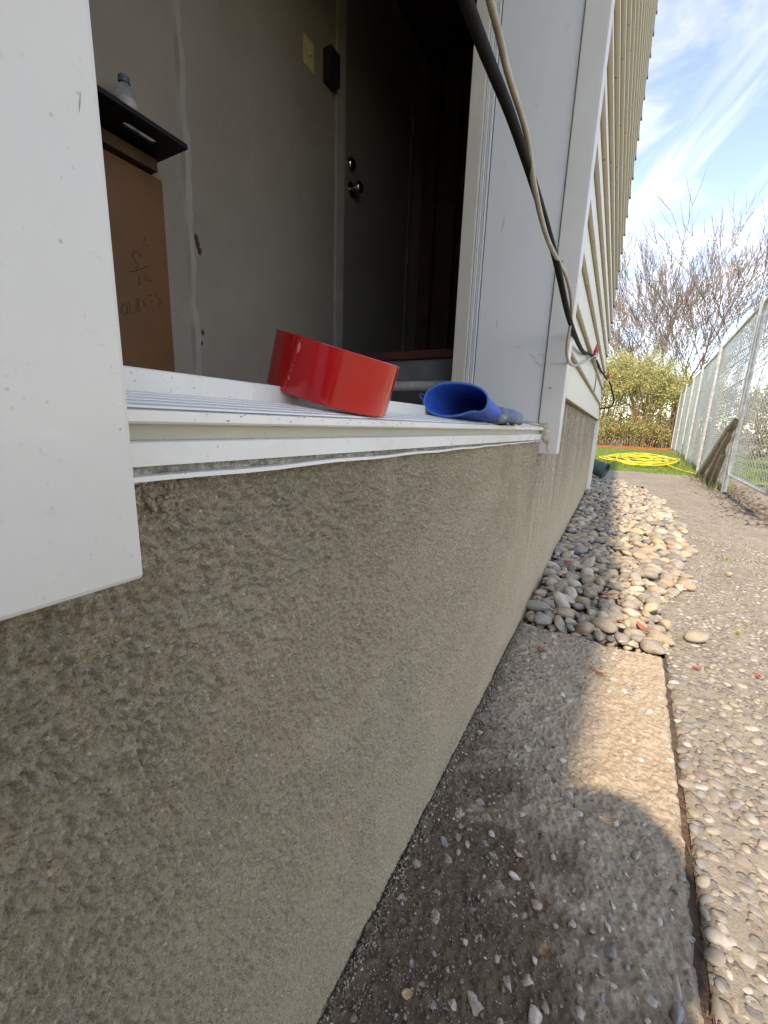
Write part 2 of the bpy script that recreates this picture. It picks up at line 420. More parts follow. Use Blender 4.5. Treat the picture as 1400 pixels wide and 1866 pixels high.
# ---------------------------------------------------------------- mesh helpers
class MB:
    def __init__(self):
        self.v = []; self.f = []; self.c = []; self.mi = []
    def add(self, vs, fs, col=None, mi=0):
        o = len(self.v)
        self.v.extend([tuple(p) for p in vs])
        self.f.extend([tuple(i + o for i in f) for f in fs])
        self.mi.extend([mi] * len(fs))
        if col is not None:
            self.c.extend([col] * len(vs))
        return self
    def box(self, x0, x1, y0, y1, z0, z1, col=None, mi=0):
        vs = [(x0, y0, z0), (x1, y0, z0), (x1, y1, z0), (x0, y1, z0), (x0, y0, z1), (x1, y0, z1), (x1, y1, z1), (x0, y1, z1)]
        return self.add(vs, [(0, 3, 2, 1), (4, 5, 6, 7), (0, 1, 5, 4), (1, 2, 6, 5), (2, 3, 7, 6), (3, 0, 4, 7)], col, mi)
    def tube(self, pts, rad, sides=8, col=None, caps=True, mi=0):
        P = [Vector(p) for p in pts]
        n = len(P)
        R = rad if isinstance(rad, (list, tuple)) else [rad] * n
        vs = []; fs = []
        up = None
        for i in range(n):
            d = (P[min(i + 1, n - 1)] - P[max(i - 1, 0)])
            if d.length < 1e-9: d = Vector((0, 0, 1))
            d.normalize()
            if up is None:
                up = d.orthogonal().normalized()
            u = (up - d * up.dot(d))
            u = u.normalized() if u.length > 1e-6 else d.orthogonal().normalized()
            up = u
            v = d.cross(u)
            for s in range(sides):
                a = 2 * math.pi * s / sides
                vs.append(P[i] + (u * math.cos(a) + v * math.sin(a)) * R[i])
        for i in range(n - 1):
            for s in range(sides):
                t = (s + 1) % sides
                fs.append((i * sides + s, i * sides + t, (i + 1) * sides + t, (i + 1) * sides + s))
        if caps:
            fs.append(tuple(reversed(range(sides)))); fs.append(tuple((n - 1) * sides + s for s in range(sides)))
        return self.add(vs, fs, col, mi)
    def lathe(self, prof, seg=24, mi=0):   # profile of (radius, z) round local z
        vs = []; fs = []
        for r, z in prof:
            for s in range(seg):
                a = 2 * math.pi * s / seg
                vs.append((r * math.cos(a), r * math.sin(a), z))
        for i in range(len(prof) - 1):
            for s in range(seg):
                t = (s + 1) % seg
                fs.append((i * seg + s, i * seg + t, (i + 1) * seg + t, (i + 1) * seg + s))
        return self.add(vs, fs, None, mi)
    def extrude_y(self, prof, y0, y1, prof1=None, closed=True):   # profile of (x, z)
        p1 = prof1 or prof
        n = len(prof)
        vs = [(x, y0, z) for x, z in prof] + [(x, y1, z) for x, z in p1]
        fs = []
        for i in range(n if closed else n - 1):
            j = (i + 1) % n
            fs.append((i, j, n + j, n + i))
        if closed:
            fs.append(tuple(reversed(range(n)))); fs.append(tuple(range(n, 2 * n)))
        return self.add(vs, fs)
    def build(self, name, mat, parent=None, smooth=False, bevel=0.0, seg=2):
        me = bpy.data.meshes.new(name)
        me.from_pydata(self.v, [], self.f)
        if self.c:
            a = me.color_attributes.new('Col', 'FLOAT_COLOR', 'POINT')
            arr = np.ones((len(self.v), 4), np.float32)
            arr[:, :3] = np.array(self.c, np.float32)
            a.data.foreach_set('color', arr.ravel())
        ml = mat if isinstance(mat, (list, tuple)) else [mat]
        for m in ml:
            me.materials.append(MATS[m])
        if len(ml) > 1:
            me.polygons.foreach_set('material_index', self.mi)
        bm = bmesh.new(); bm.from_mesh(me)
        bmesh.ops.recalc_face_normals(bm, faces=bm.faces)
        bm.to_mesh(me); bm.free()
        if smooth:
            me.polygons.foreach_set('use_smooth', [True] * len(me.polygons))
            try: me.set_sharp_from_angle(angle=math.radians(42))
            except Exception: pass
        o = bpy.data.objects.new(name, me)
        C.objects.link(o)
        if bevel:
            md = o.modifiers.new('bevel', 'BEVEL'); md.width = bevel; md.segments = seg; md.limit_method = 'ANGLE'
            md.harden_normals = False
        if parent is not None: o.parent = parent
        return o

def np_mesh(name, V, F, mat, parent=None, smooth=True, col=None):
    me = bpy.data.meshes.new(name)
    V = np.ascontiguousarray(V, np.float32); F = np.ascontiguousarray(F, np.int32)
    me.vertices.add(len(V)); me.vertices.foreach_set('co', V.ravel())
    k_ = F.shape[1]
    me.loops.add(F.size); me.loops.foreach_set('vertex_index', F.ravel())
    me.polygons.add(len(F)); me.polygons.foreach_set('loop_start', np.arange(0, F.size, k_, dtype=np.int32))
    try: me.polygons.foreach_set('loop_total', np.full(len(F), k_, np.int32))
    except Exception: pass
    me.update(calc_edges=True)
    if smooth: me.polygons.foreach_set('use_smooth', [True] * len(F))
    if col is not None:
        a = me.color_attributes.new('Col', 'FLOAT_COLOR', 'POINT')
        arr = np.ones((len(V), 4), np.float32); arr[:, :3] = col
        a.data.foreach_set('color', arr.ravel())
    me.materials.append(MATS[mat])
    me.validate()
    o = bpy.data.objects.new(name, me)
    C.objects.link(o)
    if parent is not None: o.parent = parent
    return o

def empty(name, loc=(0, 0, 0), label=None, cat=None, group=None):
    o = bpy.data.objects.new(name, None)
    C.objects.link(o); o.location = loc
    o.empty_display_size = 0.1
    return tag(o, label, cat, group)
def tag(o, label=None, cat=None, group=None, kind=None):
    if label: o['label'] = label
    if cat: o['category'] = cat
    if group: o['group'] = group
    if kind: o['kind'] = kind
    return o

def vnoise(X, Y, s, seed):          # smooth value noise, cell size s
    r = np.random.default_rng(seed)
    T = r.random((256, 256)) * 2 - 1
    gx = X / s; gy = Y / s
    ix = np.floor(gx).astype(int); iy = np.floor(gy).astype(int)
    fx = gx - ix; fy = gy - iy
    fx = fx * fx * (3 - 2 * fx); fy = fy * fy * (3 - 2 * fy)
    a = T[ix % 256, iy % 256]; b = T[(ix + 1) % 256, iy % 256]
    c = T[ix % 256, (iy + 1) % 256]; d = T[(ix + 1) % 256, (iy + 1) % 256]
    return (a * (1 - fx) + b * fx) * (1 - fy) + (c * (1 - fx) + d * fx) * fy
def grid_faces(nu, nv):
    i = np.arange(nu - 1)[:, None] * nv + np.arange(nv - 1)[None, :]
    i = i.ravel()
    return np.stack([i, i + nv, i + nv + 1, i + 1], 1)

# =============================================================== SETTING
WX = -0.217                         # face of the stucco
me_ground = MB().add([(-600, -600, -0.07), (600, -600, -0.07), (600, 900, -0.07), (-600, 900, -0.07)], [(0, 1, 2, 3)]).build('ground', 'ground_earth')
tag(me_ground, 'wide earth and dry grass ground reaching to the horizon', 'ground', kind='structure')

def jx(y):                           # joint line between the two slabs
    return 0.198 + 0.036 * (y - 0.5)

# ---- dirty slab beside the wall
ys = np.concatenate([np.arange(-1.2, 0.2, 0.05), np.arange(0.2, 1.49, 0.0021), [1.495]])
us = np.linspace(0, 1, 205)
U, Yg = np.meshgrid(us, ys, indexing='ij')
x0 = WX + 0.003; Xg = x0 + U * (jx(Yg) - 0.006 - x0)
Zg = (0.0022 * vnoise(Xg, Yg, 0.03, 1) + 0.0022 * vnoise(Xg, Yg, 0.012, 2) + 0.0020 * vnoise(Xg, Yg, 0.0065, 3) + 0.0016 * vnoise(Xg, Yg, 0.0042, 5)
      + 0.004 * vnoise(Xg, Yg, 0.12, 4) - 0.003)
edge = np.clip((jx(Yg) - 0.006 - Xg) / 0.012, 0, 1)
Zg -= 0.008 * (1 - edge) ** 2 * (1 + 0.8 * vnoise(Xg, Yg, 0.02, 9))
eE = np.clip((1.495 + 0.012 * vnoise(Xg, Yg * 0, 0.05, 11) - Yg) / 0.015, 0, 1)
Zg -= 0.03 * (1 - eE) ** 2
# soil swept up against the wall
Zg += 0.010 * np.clip(1 - (Xg - WX) / 0.03, 0, 1) ** 2 * (0.6 + 0.6 * vnoise(Xg, Yg, 0.03, 12))
V = np.stack([Xg, Yg, Zg], -1).reshape(-1, 3)
slabL = np_mesh('paving_slab', V, grid_faces(len(us), len(ys)), 'dirty_concrete')
tag(slabL, kind='structure')
sk = MB().box(WX + 0.004, 0.19, -1.2, 1.47, -0.068, -0.012).build('slab_edge', 'soil', slabL)

# ---- exposed aggregate path
path_root = None
ys2 = np.concatenate([np.arange(-1.2, 0.3, 0.1), np.arange(0.3, 3.2, 0.011), np.arange(3.2, 8.85, 0.05)])
us2 = np.concatenate([np.linspace(0, 0.03, 6)[:-1], np.linspace(0.03, 1, 90)])
U, Yg = np.meshgrid(us2, ys2, indexing='ij')
Xr = 1.75 + 0.052 * (Yg - 6.6) + 0.05 * vnoise(Yg, Yg * 0, 0.5, 30)
Xleft = jx(Yg) + 0.004 - np.clip((Yg - 6.5) / 0.4, 0, 1) * 1.6
Xg = Xleft * (1 - U) + U * Xr
Zg = 0.0022 * vnoise(Xg, Yg, 0.05, 21) + 0.0016 * vnoise(Xg, Yg, 0.022, 22) + 0.006 * vnoise(Xg, Yg, 0.6, 23)
edge = np.clip((Xg - Xleft) / 0.012, 0, 1)
Zg -= 0.009 * (1 - edge) ** 2 * (1 + 0.7 * vnoise(Xg, Yg, 0.02, 24))
for yj in (3.02, 6.05):
    Zg -= 0.012 * np.exp(-((Yg - yj - 0.01 * (Xg - 0.6)) / 0.012) ** 2)
V = np.stack([Xg, Yg, Zg], -1).reshape(-1, 3)
path = np_mesh('aggregate_path', V, grid_faces(len(us2), len(ys2)), 'aggregate_concrete')
tag(path, kind='structure')
def path_z(x, y):
    return float(0.006 * vnoise(np.array([x]), np.array([y]), 0.6, 23)[0])
# crack filling in the joint: soil and a few needles
mb = MB()
for i in range(60):
    y = 0.3 + i * 0.02
    mb.add([(jx(y) - 0.012, y, -0.012), (jx(y) + 0.012, y, -0.012), (jx(y + 0.02) + 0.012, y + 0.02, -0.012), (jx(y + 0.02) - 0.012, y + 0.02, -0.012)], [(0, 1, 2, 3)])
tag(mb.build('joint_soil', 'soil'), kind='structure')
mb = MB()
for i in range(70):
    y = random.uniform(0.45, 0.95); a = random.gauss(math.pi / 2, 0.7); L = random.uniform(0.004, 0.02)
    x = jx(y) + random.gauss(0, 0.003)
    z = random.uniform(-0.007, -0.002)
    mb.tube([(x, y, z), (x + L * math.cos(a), y + L * math.sin(a), z + random.uniform(-0.001, 0.004))], random.uniform(0.0003, 0.0009), 4, col=random.choice([(0.20, 0.06, 0.035), (0.13, 0.06, 0.035), (0.20, 0.13, 0.07)]))
tag(mb.build('needle_litter', 'vcol_bark'), 'reddish dead needles caught in the joint between the slabs', 'litter', kind='stuff')

# ---- bed for the river stones (soil below them)
bed_out = [(1.47, 0.205), (1.84, 0.29), (2.5, 0.42), (3.27, 0.51), (4.2, 0.55), (4.97, 0.53), (5.7, 0.42), (6.4, 0.25), (7.0, 0.06)]
def bed_right(y):
    return float(np.interp(y, [p[0] for p in bed_out], [p[1] for p in bed_out]))
ysb = np.arange(1.46, 7.1, 0.02)
usb = np.linspace(0, 1, 40)
U, Yg = np.meshgrid(usb, ysb, indexing='ij')
xl = np.where(Yg < 5.3, WX + 0.003, -0.9)
Xg = xl + U * (jx(np.minimum(Yg, 7)) - 0.005 - xl)
Zg = -0.032 + 0.012 * vnoise(Xg, Yg, 0.1, 31) + 0.006 * vnoise(Xg, Yg, 0.03, 32)
V = np.stack([Xg, Yg, Zg], -1).reshape(-1, 3)
bed = np_mesh('stone_bed', V, grid_faces(len(usb), len(ysb)), 'soil')
tag(bed, kind='structure')

# stone shapes shared by all stones
def stone_mesh(name, mat, sub, seed, rough=0.16, angular=0.0, pa_=0.62, pb__=0.85, npl=5):
    bm = bmesh.new(); bmesh.ops.create_icosphere(bm, subdivisions=sub, radius=1.0)
    r = random.Random(seed)
    ks = [(Vector((r.gauss(0, 1), r.gauss(0, 1), r.gauss(0, 1))).normalized(), r.uniform(0.6, 2.4), r.uniform(0, 6.28), r.uniform(-1, 1)) for _ in range(7)]
    planes = [(Vector((r.gauss(0, 1), r.gauss(0, 1), r.gauss(0, 1))).normalized(), r.uniform(pa_, pb__)) for _ in range(npl)]
    for v in bm.verts:
        p = v.co.normalized()
        d = 1.0 + rough * sum(a * math.sin(f * p.dot(n) * 2 + ph) for n, f, ph, a in ks) / 2.2
        q = p * d
        if angular:
            for n, c in planes:
                e = q.dot(n) - c
                if e > 0: q = q - n * e * angular
        v.co = q
    me = bpy.data.meshes.new(name); bm.to_mesh(me); bm.free()
    me.polygons.foreach_set('use_smooth', [True] * len(me.polygons))
    me.materials.append(MATS[mat])
    return me
RIV = [stone_mesh('river_stone_shape', 'river_stone', 3, 100 + i, 0.26, 0.95 if i % 2 == 0 else 0.5) for i in range(16)]
AGG = [stone_mesh('aggregate_shape', 'aggregate_stone', 2, 200 + i, 0.24, 0.9) for i in range(14)]
k = NT('slab_stone')
oi = k.n('ShaderNodeObjectInfo')
SP = [(0.52, 0.46, 0.38), (0.60, 0.55, 0.48), (0.42, 0.36, 0.29), (0.36, 0.34, 0.32), (0.46, 0.37, 0.30), (0.30, 0.30, 0.30), (0.55, 0.49, 0.40)]
c = k.ramp(oi.outputs['Random'], [(i / len(SP), p) for i, p in enumerate(SP)], 'CONSTANT')
g = k.geo()
c = k.mix(k.rng(k.noise(110, 6, 0.7, vec=g), 0.4, 0.7, 0.0, 0.75), c, (0.27, 0.21, 0.15))
k.color(c); k.rough(0.7); k.spec(0.25); k.bump(k.noise(280, 4, vec=g), 0.0008)
EMB = [stone_mesh('embedded_shape', 'slab_stone', 2, 400 + i, 0.26, 1.0, 0.42, 0.72, 9) for i in range(14)]
LOW = []
for i in range(16):
    m = stone_mesh('low_shape', 'vcol_stone', 2 if i < 8 else 1, 300 + i, 0.2, 0.7)
    vv = np.zeros(len(m.vertices) * 3, np.float32); m.vertices.foreach_get('co', vv)
    ff = np.array([p.vertices[:] for p in m.polygons], np.int32)
    LOW.append((vv.reshape(-1, 3), ff))
    bpy.data.meshes.remove(m)

def rotm(yaw, tilt, tdir):
    return (Matrix.Rotation(tilt, 3, Vector((math.cos(tdir), math.sin(tdir), 0))) @ Matrix.Rotation(yaw, 3, 'Z'))
def joined_stones(name, items, mat, pal, parent=None, dirt=0.0):
    Vs = []; Fs = []; Cs = []; off = 0
    for (x, y, z, a, b, c, yaw, tilt, td) in items:
        v, f = LOW[random.randrange(8) + (8 if y > 110 * a or z < -0.0119 and y > 2.0 else 0)]
        R = np.array(rotm(yaw, tilt, td))
        q = (v * np.array([a, b, c])) @ R.T + np.array([x, y, z])
        Vs.append(q); Fs.append(f + off); off += len(v)
        col = np.array(random.choice(pal)) * random.uniform(0.8, 1.2)
        Cs.append(np.repeat(col[None], len(v), 0))
    o = np_mesh(name, np.concatenate(Vs), np.concatenate(Fs), mat, parent, True, np.concatenate(Cs))
    return o
def stone_obj(name, me, it, parent=None):
    x, y, z, a, b, c, yaw, tilt, td = it
    o = bpy.data.objects.new(name, me)
    C.objects.link(o)
    o.matrix_world = Matrix.Translation((x, y, z)) @ rotm(yaw, tilt, td).to_4x4() @ Matrix.Diagonal((a, b, c, 1))
    if parent is not None: o.parent = parent
    return o

def darts(n_try, radius_fn, sample_fn, k=0.85, cell=0.1, rs=None):
    grid = {}; res = []
    R = sorted((radius_fn() for _ in range(n_try)), reverse=True)
    for r in R:
        p = sample_fn()
        if p is None: continue
        x, y = p
        cx, cy = int(math.floor(x / cell)), int(math.floor(y / cell))
        ok = True
        for i in (-1, 0, 1):
            for j in (-1, 0, 1):
                for (a, b, rr) in grid.get((cx + i, cy + j), ()):
                    if (a - x) ** 2 + (b - y) ** 2 < (k * (rr + r)) ** 2:
                        ok = False; break
                if not ok: break
            if not ok: break
        if ok:
            grid.setdefault((cx, cy), []).append((x, y, r)); res.append((x, y, r))
    return res

# ---- river stones
def samp_bed():
    y = random.uniform(1.50, 6.9)
    xl_ = WX + 0.02 if y < 5.32 else -0.75
    x = random.uniform(xl_, bed_right(y) + 0.03)
    if y < 1.53 and x > 0.2: return None
    lim = bed_right(y) + 0.035 * math.sin(y * 9.0) - 0.02
    if x > lim: return None
    return x, y
top = darts(52000, lambda: min(0.036, max(0.009, random.lognormvariate(math.log(0.0125), 0.42))), samp_bed, 0.80, 0.1)
items = []
for (x, y, r) in top:
    a = r * random.uniform(1.1, 1.45); b = r * random.uniform(0.82, 1.02); c = r * random.uniform(0.5, 0.8)
    inbed = x < jx(y) - 0.01
    d_edge = max(0.0, min(1.0, (y - 1.5) / 0.12))
    if inbed:
        z = 0.006 + 0.022 * d_edge * (0.5 + 0.5 * math.sin(x * 23 + 3) * math.cos(y * 17)) + random.uniform(-0.010, 0.014) + c * 0.2
        tilt = random.gauss(0, 0.35)
    else:
        z = path_z(x, y) + c * 0.85 + (0.008 if random.random() < 0.3 and x < jx(y) + 0.12 else 0)
        tilt = random.gauss(0, 0.12)
    items.append((x, y, z, a, b, c, random.uniform(0, 6.28), tilt, random.uniform(0, 6.28)))
items.sort(key=lambda t: (t[1] - 0.0) / max(t[3], 0.01) ** 0.6)
for it in items[:300]:
    stone_obj('river_stone', random.choice(RIV), it, bed)
fill = darts(14000, lambda: random.uniform(0.008, 0.018), samp_bed, 0.8, 0.06)
fi = [(x, y, (-0.012 if x < jx(y) - 0.01 else path_z(x, y) + r * 0.3), r * 1.2, r, r * 0.75, random.uniform(0, 6.28), random.gauss(0, 0.4), random.uniform(0, 6.28)) for x, y, r in fill if x < bed_right(y) - 0.03]
tag(joined_stones('small_river_stones', items[300:] + fi, 'vcol_stone', STONE_PAL, bed), kind='stuff')

# loose stones on the path
ls = stone_obj('loose_stone', RIV[1], (0.331, 1.665, 0.018, 0.034, 0.027, 0.020, 0.2, 0.1, 0.4))
tag(ls, 'single smooth grey tan stone lying loose on the path near the stone bed', 'stone')
ls = stone_obj('loose_stone', RIV[4], (0.415, 2.55, 0.010, 0.020, 0.016, 0.011, 1.2, 0.1, 0.4))
ls.location = (0.60, 2.60, 0.012)
tag(ls, 'small pale yellow stone lying alone on the path beyond the loose grey one', 'stone')

# ---- aggregate stones of the path
def samp_path():
    y = 0.35 + 3.2 * random.random() ** 1.35
    x = jx(y) + 0.008 + random.random() * min(1.15, 0.28 + 0.33 * y)
    if y > 1.5 and x < bed_right(y) - 0.07: return None
    return x, y
ag = darts(26000, lambda: min(0.013, max(0.0035, random.lognormvariate(math.log(0.0066), 0.36))), samp_path, 0.9, 0.03)
pit = []
for (x, y, r) in ag:
    c = r * random.uniform(0.45, 0.7)
    pit.append((x, y, path_z(x, y) + c * random.uniform(-0.85, -0.1), r * random.uniform(1.05, 1.5), r * random.uniform(0.8, 1.0), c, random.uniform(0, 6.28), random.gauss(0, 0.15), random.uniform(0, 6.28)))
pit.sort(key=lambda t: math.hypot(t[0], t[1]) / t[3] ** 0.5)
for it in pit[:300]:
    stone_obj('aggregate_stone', random.choice(AGG), it, path)
tag(joined_stones('fine_aggregate', pit[300:], 'vcol_stone', AGG_PAL, path), kind='stuff')

# ---- stones set in the dirty slab
def samp_slab():
    y = 0.24 + 1.24 * random.random() ** 1.1
    return random.uniform(WX + 0.012, jx(y) - 0.012), y
LIGHT = [(0.56, 0.51, 0.44), (0.50, 0.44, 0.36), (0.58, 0.53, 0.46), (0.42, 0.36, 0.29), (0.36, 0.33, 0.30), (0.45, 0.35, 0.28), (0.30, 0.29, 0.28), (0.40, 0.33, 0.24)]
sg = darts(2200, lambda: min(0.012, max(0.003, random.lognormvariate(math.log(0.0056), 0.52))), samp_slab, 1.12, 0.04)
sit = []
for (x, y, r) in sg:
    c = r * random.uniform(0.4, 0.65)
    sit.append((x, y, -0.004 + c * random.uniform(-0.75, 0.1), r * random.uniform(1.0, 1.35), r * random.uniform(0.7, 1.05), c, random.uniform(0, 6.28), random.gauss(0, 0.35), random.uniform(0, 6.28)))
sit.sort(key=lambda t: math.hypot(t[0], t[1]) / t[3] ** 0.6)
for it in sit[:260]:
    stone_obj('embedded_stone', random.choice(EMB), it, slabL)
tag(joined_stones('fine_embedded_stones', sit[260:], 'vcol_stone', LIGHT, slabL), kind='stuff')
# soil crumbs and grit
mb_items = []
for i in range(12000):
    y = 0.24 + 1.21 * random.random() ** 1.5
    x = WX + 0.006 + abs(random.gauss(0, 0.14)) if y < 0.9 else WX + 0.006 + abs(random.gauss(0, 0.02 + 0.1 * random.random()))
    if x > jx(y) - 0.01: continue
    r = random.uniform(0.0006, 0.0016) if random.random() < 0.97 else random.uniform(0.002, 0.005)
    mb_items.append((x, y, 0.0005 + r * 0.2, r * 1.2, r, r * 0.8, random.uniform(0, 6.28), random.gauss(0, 0.4), 0.0))
for i in range(2600):
    y = 0.24 + 1.25 * random.random() ** 1.3
    x = WX + 0.004 + abs(random.gauss(0, 0.007))
    r = random.uniform(0.0007, 0.003)
    mb_items.append((x, y, 0.004 + random.uniform(-0.002, 0.004), r * 1.3, r, r * 0.9, random.uniform(0, 6.28), random.gauss(0, 0.5), 0.0))
tet = np.array([(1, 0, -0.4), (-0.6, 0.9, -0.4), (-0.6, -0.9, -0.4), (0.1, 0, 0.9)], float)
tf = np.array([(0, 2, 1), (0, 1, 3), (1, 2, 3), (2, 0, 3)])
Vs = []; Fs = []; Cs = []; off = 0
for (x, y, z, a, b, c, yaw, tl, td) in mb_items:
    R = np.array(rotm(yaw, tl, td))
    Vs.append((tet * (a, b, c)) @ R.T + (x, y, z)); Fs.append(tf + off); off += 4
    col = np.array((0.15, 0.108, 0.07) if random.random() < 0.62 else random.choice(LIGHT)) * random.uniform(0.7, 1.2)
    Cs.append(np.repeat(col[None], 4, 0))
tag(np_mesh('soil_crumbs', np.concatenate(Vs), np.concatenate(Fs), 'vcol_stone', None, False, np.concatenate(Cs)),
    'dark soil crumbs and pale grit strewn on the slab beside the wall', 'soil', kind='stuff')

# =============================================================== HOUSE
house = empty('house', (-0.3, 1.0, 0.0), 'cream lap sided house with rough tan stucco base and an open doorway', 'house')
HO = Vector((0.3, -1.0, 0.0))
def hp(o):                      # make a child of the house, keeping its place
    o.parent = house
    o.matrix_parent_inverse = Matrix.Translation(HO)
    return o
Y_END = 5.28
# stucco face with real relief
def stucco_patch(y0, y1, z0, z1, st, name, parent, ztop=None):
    ya = np.arange(y0, y1 + st * 0.5, st); za = np.linspace(z0, z1, int((z1 - z0) / st))
    A, B = np.meshgrid(ya, za, indexing='ij')
    wa = A + 0.006 * vnoise(A, B, 0.05, 41) + 0.0015 * vnoise(A, B, 0.017, 42)
    wb = B + 0.006 * vnoise(A, B, 0.05, 43) + 0.0015 * vnoise(A, B, 0.017, 44)
    def marks(th, sd):
        p = wa * math.cos(th) + wb * math.sin(th); q = -wa * math.sin(th) + wb * math.cos(th)
        return np.abs(vnoise(p * 0.7 + 7, q + 3, 0.0036, sd)) * 0.0066 + np.abs(vnoise(p * 0.9, q + 9, 0.0023, sd + 1)) * 0.0034
    m1 = np.clip(0.5 + 1.4 * vnoise(A, B, 0.16, 45), 0, 1)
    m2 = np.clip(0.5 + 1.4 * vnoise(A, B, 0.21, 51), 0, 1)
    hgt = marks(0.35, 46) * m1 + marks(1.3, 56) * (1 - m1) * m2 + marks(2.5, 66) * (1 - m1) * (1 - m2)
    hgt += 0.0014 * vnoise(A, B, 0.0024, 47) + 0.0005 * vnoise(A, B, 0.0125, 48) + 0.0012 * vnoise(A, B, 0.032, 49) + 0.0022 * vnoise(A, B, 0.2, 50)
    # sparse deeper pits
    pit_ = vnoise(A + 5, B, 0.006, 77)
    hgt -= 0.0020 * np.clip(pit_ - 0.55, 0, 1) / 0.45
    # calmer finish towards the bottom and the far end
    calm = np.clip(0.5 + 0.75 * B / 0.6, 0.68, 1.15)
    hgt = hgt - hgt.mean()
    X = WX + hgt * calm
    V = np.stack([X, A, B], -1).reshape(-1, 3)
    return hp(np_mesh(name, V, grid_faces(len(ya), len(za)), 'stucco'))
found = stucco_patch(0.0, 0.72, -0.03, 0.668, 0.00112, 'foundation_wall', house)
tag(found, 'rough tan stucco face below the doorway')
fmid = stucco_patch(0.7195, 1.4512, -0.03, 0.668, 0.0017, 'foundation_wall', house)
f2 = stucco_patch(1.45, Y_END, -0.03, 0.83, 0.0058, 'foundation_wall', house)
f3 = hp(MB().box(-0.235, WX, -3.0, 0.0, -0.05, 0.83).build('foundation_wall', 'stucco'))
f4 = hp(MB().box(-5.0, WX - 0.002, Y_END, Y_END + 0.004, -0.05, 0.83).build('foundation_wall', 'stucco'))
# structure behind
mb = MB()
mb.box(-0.50, -0.235, -3.0, 0.05, -0.05, 4.85)
mb.box(-0.50, -0.235, 1.475, Y_END - 0.004, -0.05, 4.85)
mb.box(-0.50, -0.235, 0.05, 1.475, 2.62, 4.85)
mb.box(-0.50, -0.235, 0.05, 1.475, -0.05, 0.655)
mb.box(-5.0, -0.5, Y_END - 0.2, Y_END - 0.004, -0.05, 4.85)
hp(mb.build('wall_core', 'core_grey'))
hp(MB().box(-5.1, -0.19, -3.05, Y_END + 0.02, 4.855, 4.95).build('roof', 'roof_dark'))

# siding: planks as real laps
LAP = 0.168; Z0 = 0.822
XF = -0.186                      # lower lip
def plank_prof(z):
    return [(-0.232, z + 0.008), (-0.206, z + 0.008), (XF - 0.003, z + 0.002), (XF, z), (XF + 0.0012, z + 0.004), (XF + 0.001, z + 0.010), (-0.2065, z + LAP + 0.004), (-0.232, z + LAP + 0.004)]
nplank = 24
for i in range(nplank):
    z = Z0 + i * LAP
    o = MB().extrude_y(plank_prof(z), 1.492, Y_END - 0.02).build('siding_plank', 'siding_cream')
    hp(o)
mb = MB()
for i in range(nplank):
    z = Z0 + i * LAP
    if z > 2.66: mb.extrude_y(plank_prof(z), -3.0, 1.4905)
    else: mb.extrude_y(plank_prof(z), -3.0, 0.015)
hp(mb.build('siding_panel', 'siding_cream'))
# weep holes / nail dents under the laps
mb = MB()
for i in range(nplank):
    z = Z0 + i * LAP
    for j in range(5):
        y = 1.6 + j * 0.72 + random.uniform(-0.3, 0.3)
        x = -0.198 + random.uniform(-0.003, 0.004)
        mb.lathe([(0.0001, 0), (0.0035, 0), (0.0035, 0.004), (0.0001, 0.004)], 8)
        for q in range(len(mb.v) - 32, len(mb.v)):
            vx, vy, vz = mb.v[q]; mb.v[q] = (x + vx, y + vy, z + 0.0035 + vz)
tag(hp(mb.build('weep_holes', 'gasket')), kind='stuff')
# corner caps, one for each course
capm = None
for i in range(nplank):
    z = Z0 + i * LAP
    if capm is None:
        o = MB().add([(-0.21, Y_END - 0.024, 0.0), (XF + 0.005, Y_END - 0.024, 0.0), (XF + 0.006, Y_END + 0.012, 0.0), (-0.21, Y_END + 0.012, 0.0),
                      (-0.21, Y_END - 0.024, LAP - 0.004), (-0.202, Y_END - 0.024, LAP - 0.004), (-0.2015, Y_END + 0.006, LAP - 0.004), (-0.21, Y_END + 0.006, LAP - 0.004)],
                     [(0, 3, 2, 1), (4, 5, 6, 7), (0, 1, 5, 4), (1, 2, 6, 5), (2, 3, 7, 6), (3, 0, 4, 7)]).build('corner_cap', 'cap_grey')
        capm = o.data
    else:
        o = bpy.data.objects.new('corner_cap', capm); C.objects.link(o)
    hp(o); o.location = Vector((0, 0, z - 0.002))
# end wall siding (seen only from the side)
mb = MB()
for i in range(nplank):
    z = Z0 + i * LAP
    mb.add([(-5, Y_END + 0.002, z), (-0.21, Y_END + 0.002, z), (-0.21, Y_END + 0.018, z), (-5, Y_END + 0.018, z), (-5, Y_END, z + LAP), (-0.21, Y_END, z + LAP)],
           [(0, 3, 2, 1), (3, 5, 4) if False else (3, 2, 5, 4), (0, 1, 5, 4)])
hp(mb.build('end_siding', 'siding_cream'))

# ---- doorway casing posts
pl = hp(MB().box(WX - 0.012, -0.157, 0.020, 0.090, 0.636, 2.72).build('door_casing', 'casing_white', bevel=0.002))
tag(pl, 'near white casing post filling the edge of the view')
mb = MB()
for (y, z, dy, dz) in [(0.052, 0.905, 0.010, -0.012), (0.0535, 0.900, 0.010, -0.013), (0.054, 0.893, 0.009, -0.007), (0.0525, 0.897, 0.007, -0.010), (0.083, 0.79, 0.001, 0.006)]:
    mb.tube([(-0.1569, y, z), (-0.1568, y + dy * 0.5, z + dz * 0.45), (-0.1569, y + dy, z + dz)], [0.00005, 0.00016, 0.00005], 4)
tag(mb.build('scuff_marks', 'core_grey', pl), kind='stuff')
pr = hp(MB().box(-0.2235, -0.157, 1.430, 1.492, 0.622, 2.72).build('door_casing', 'casing_white', bevel=0.003))
ph = hp(MB().box(WX - 0.012, -0.159, 0.020, 1.492, 2.722, 2.79).build('casing_head', 'casing_white', bevel=0.002))
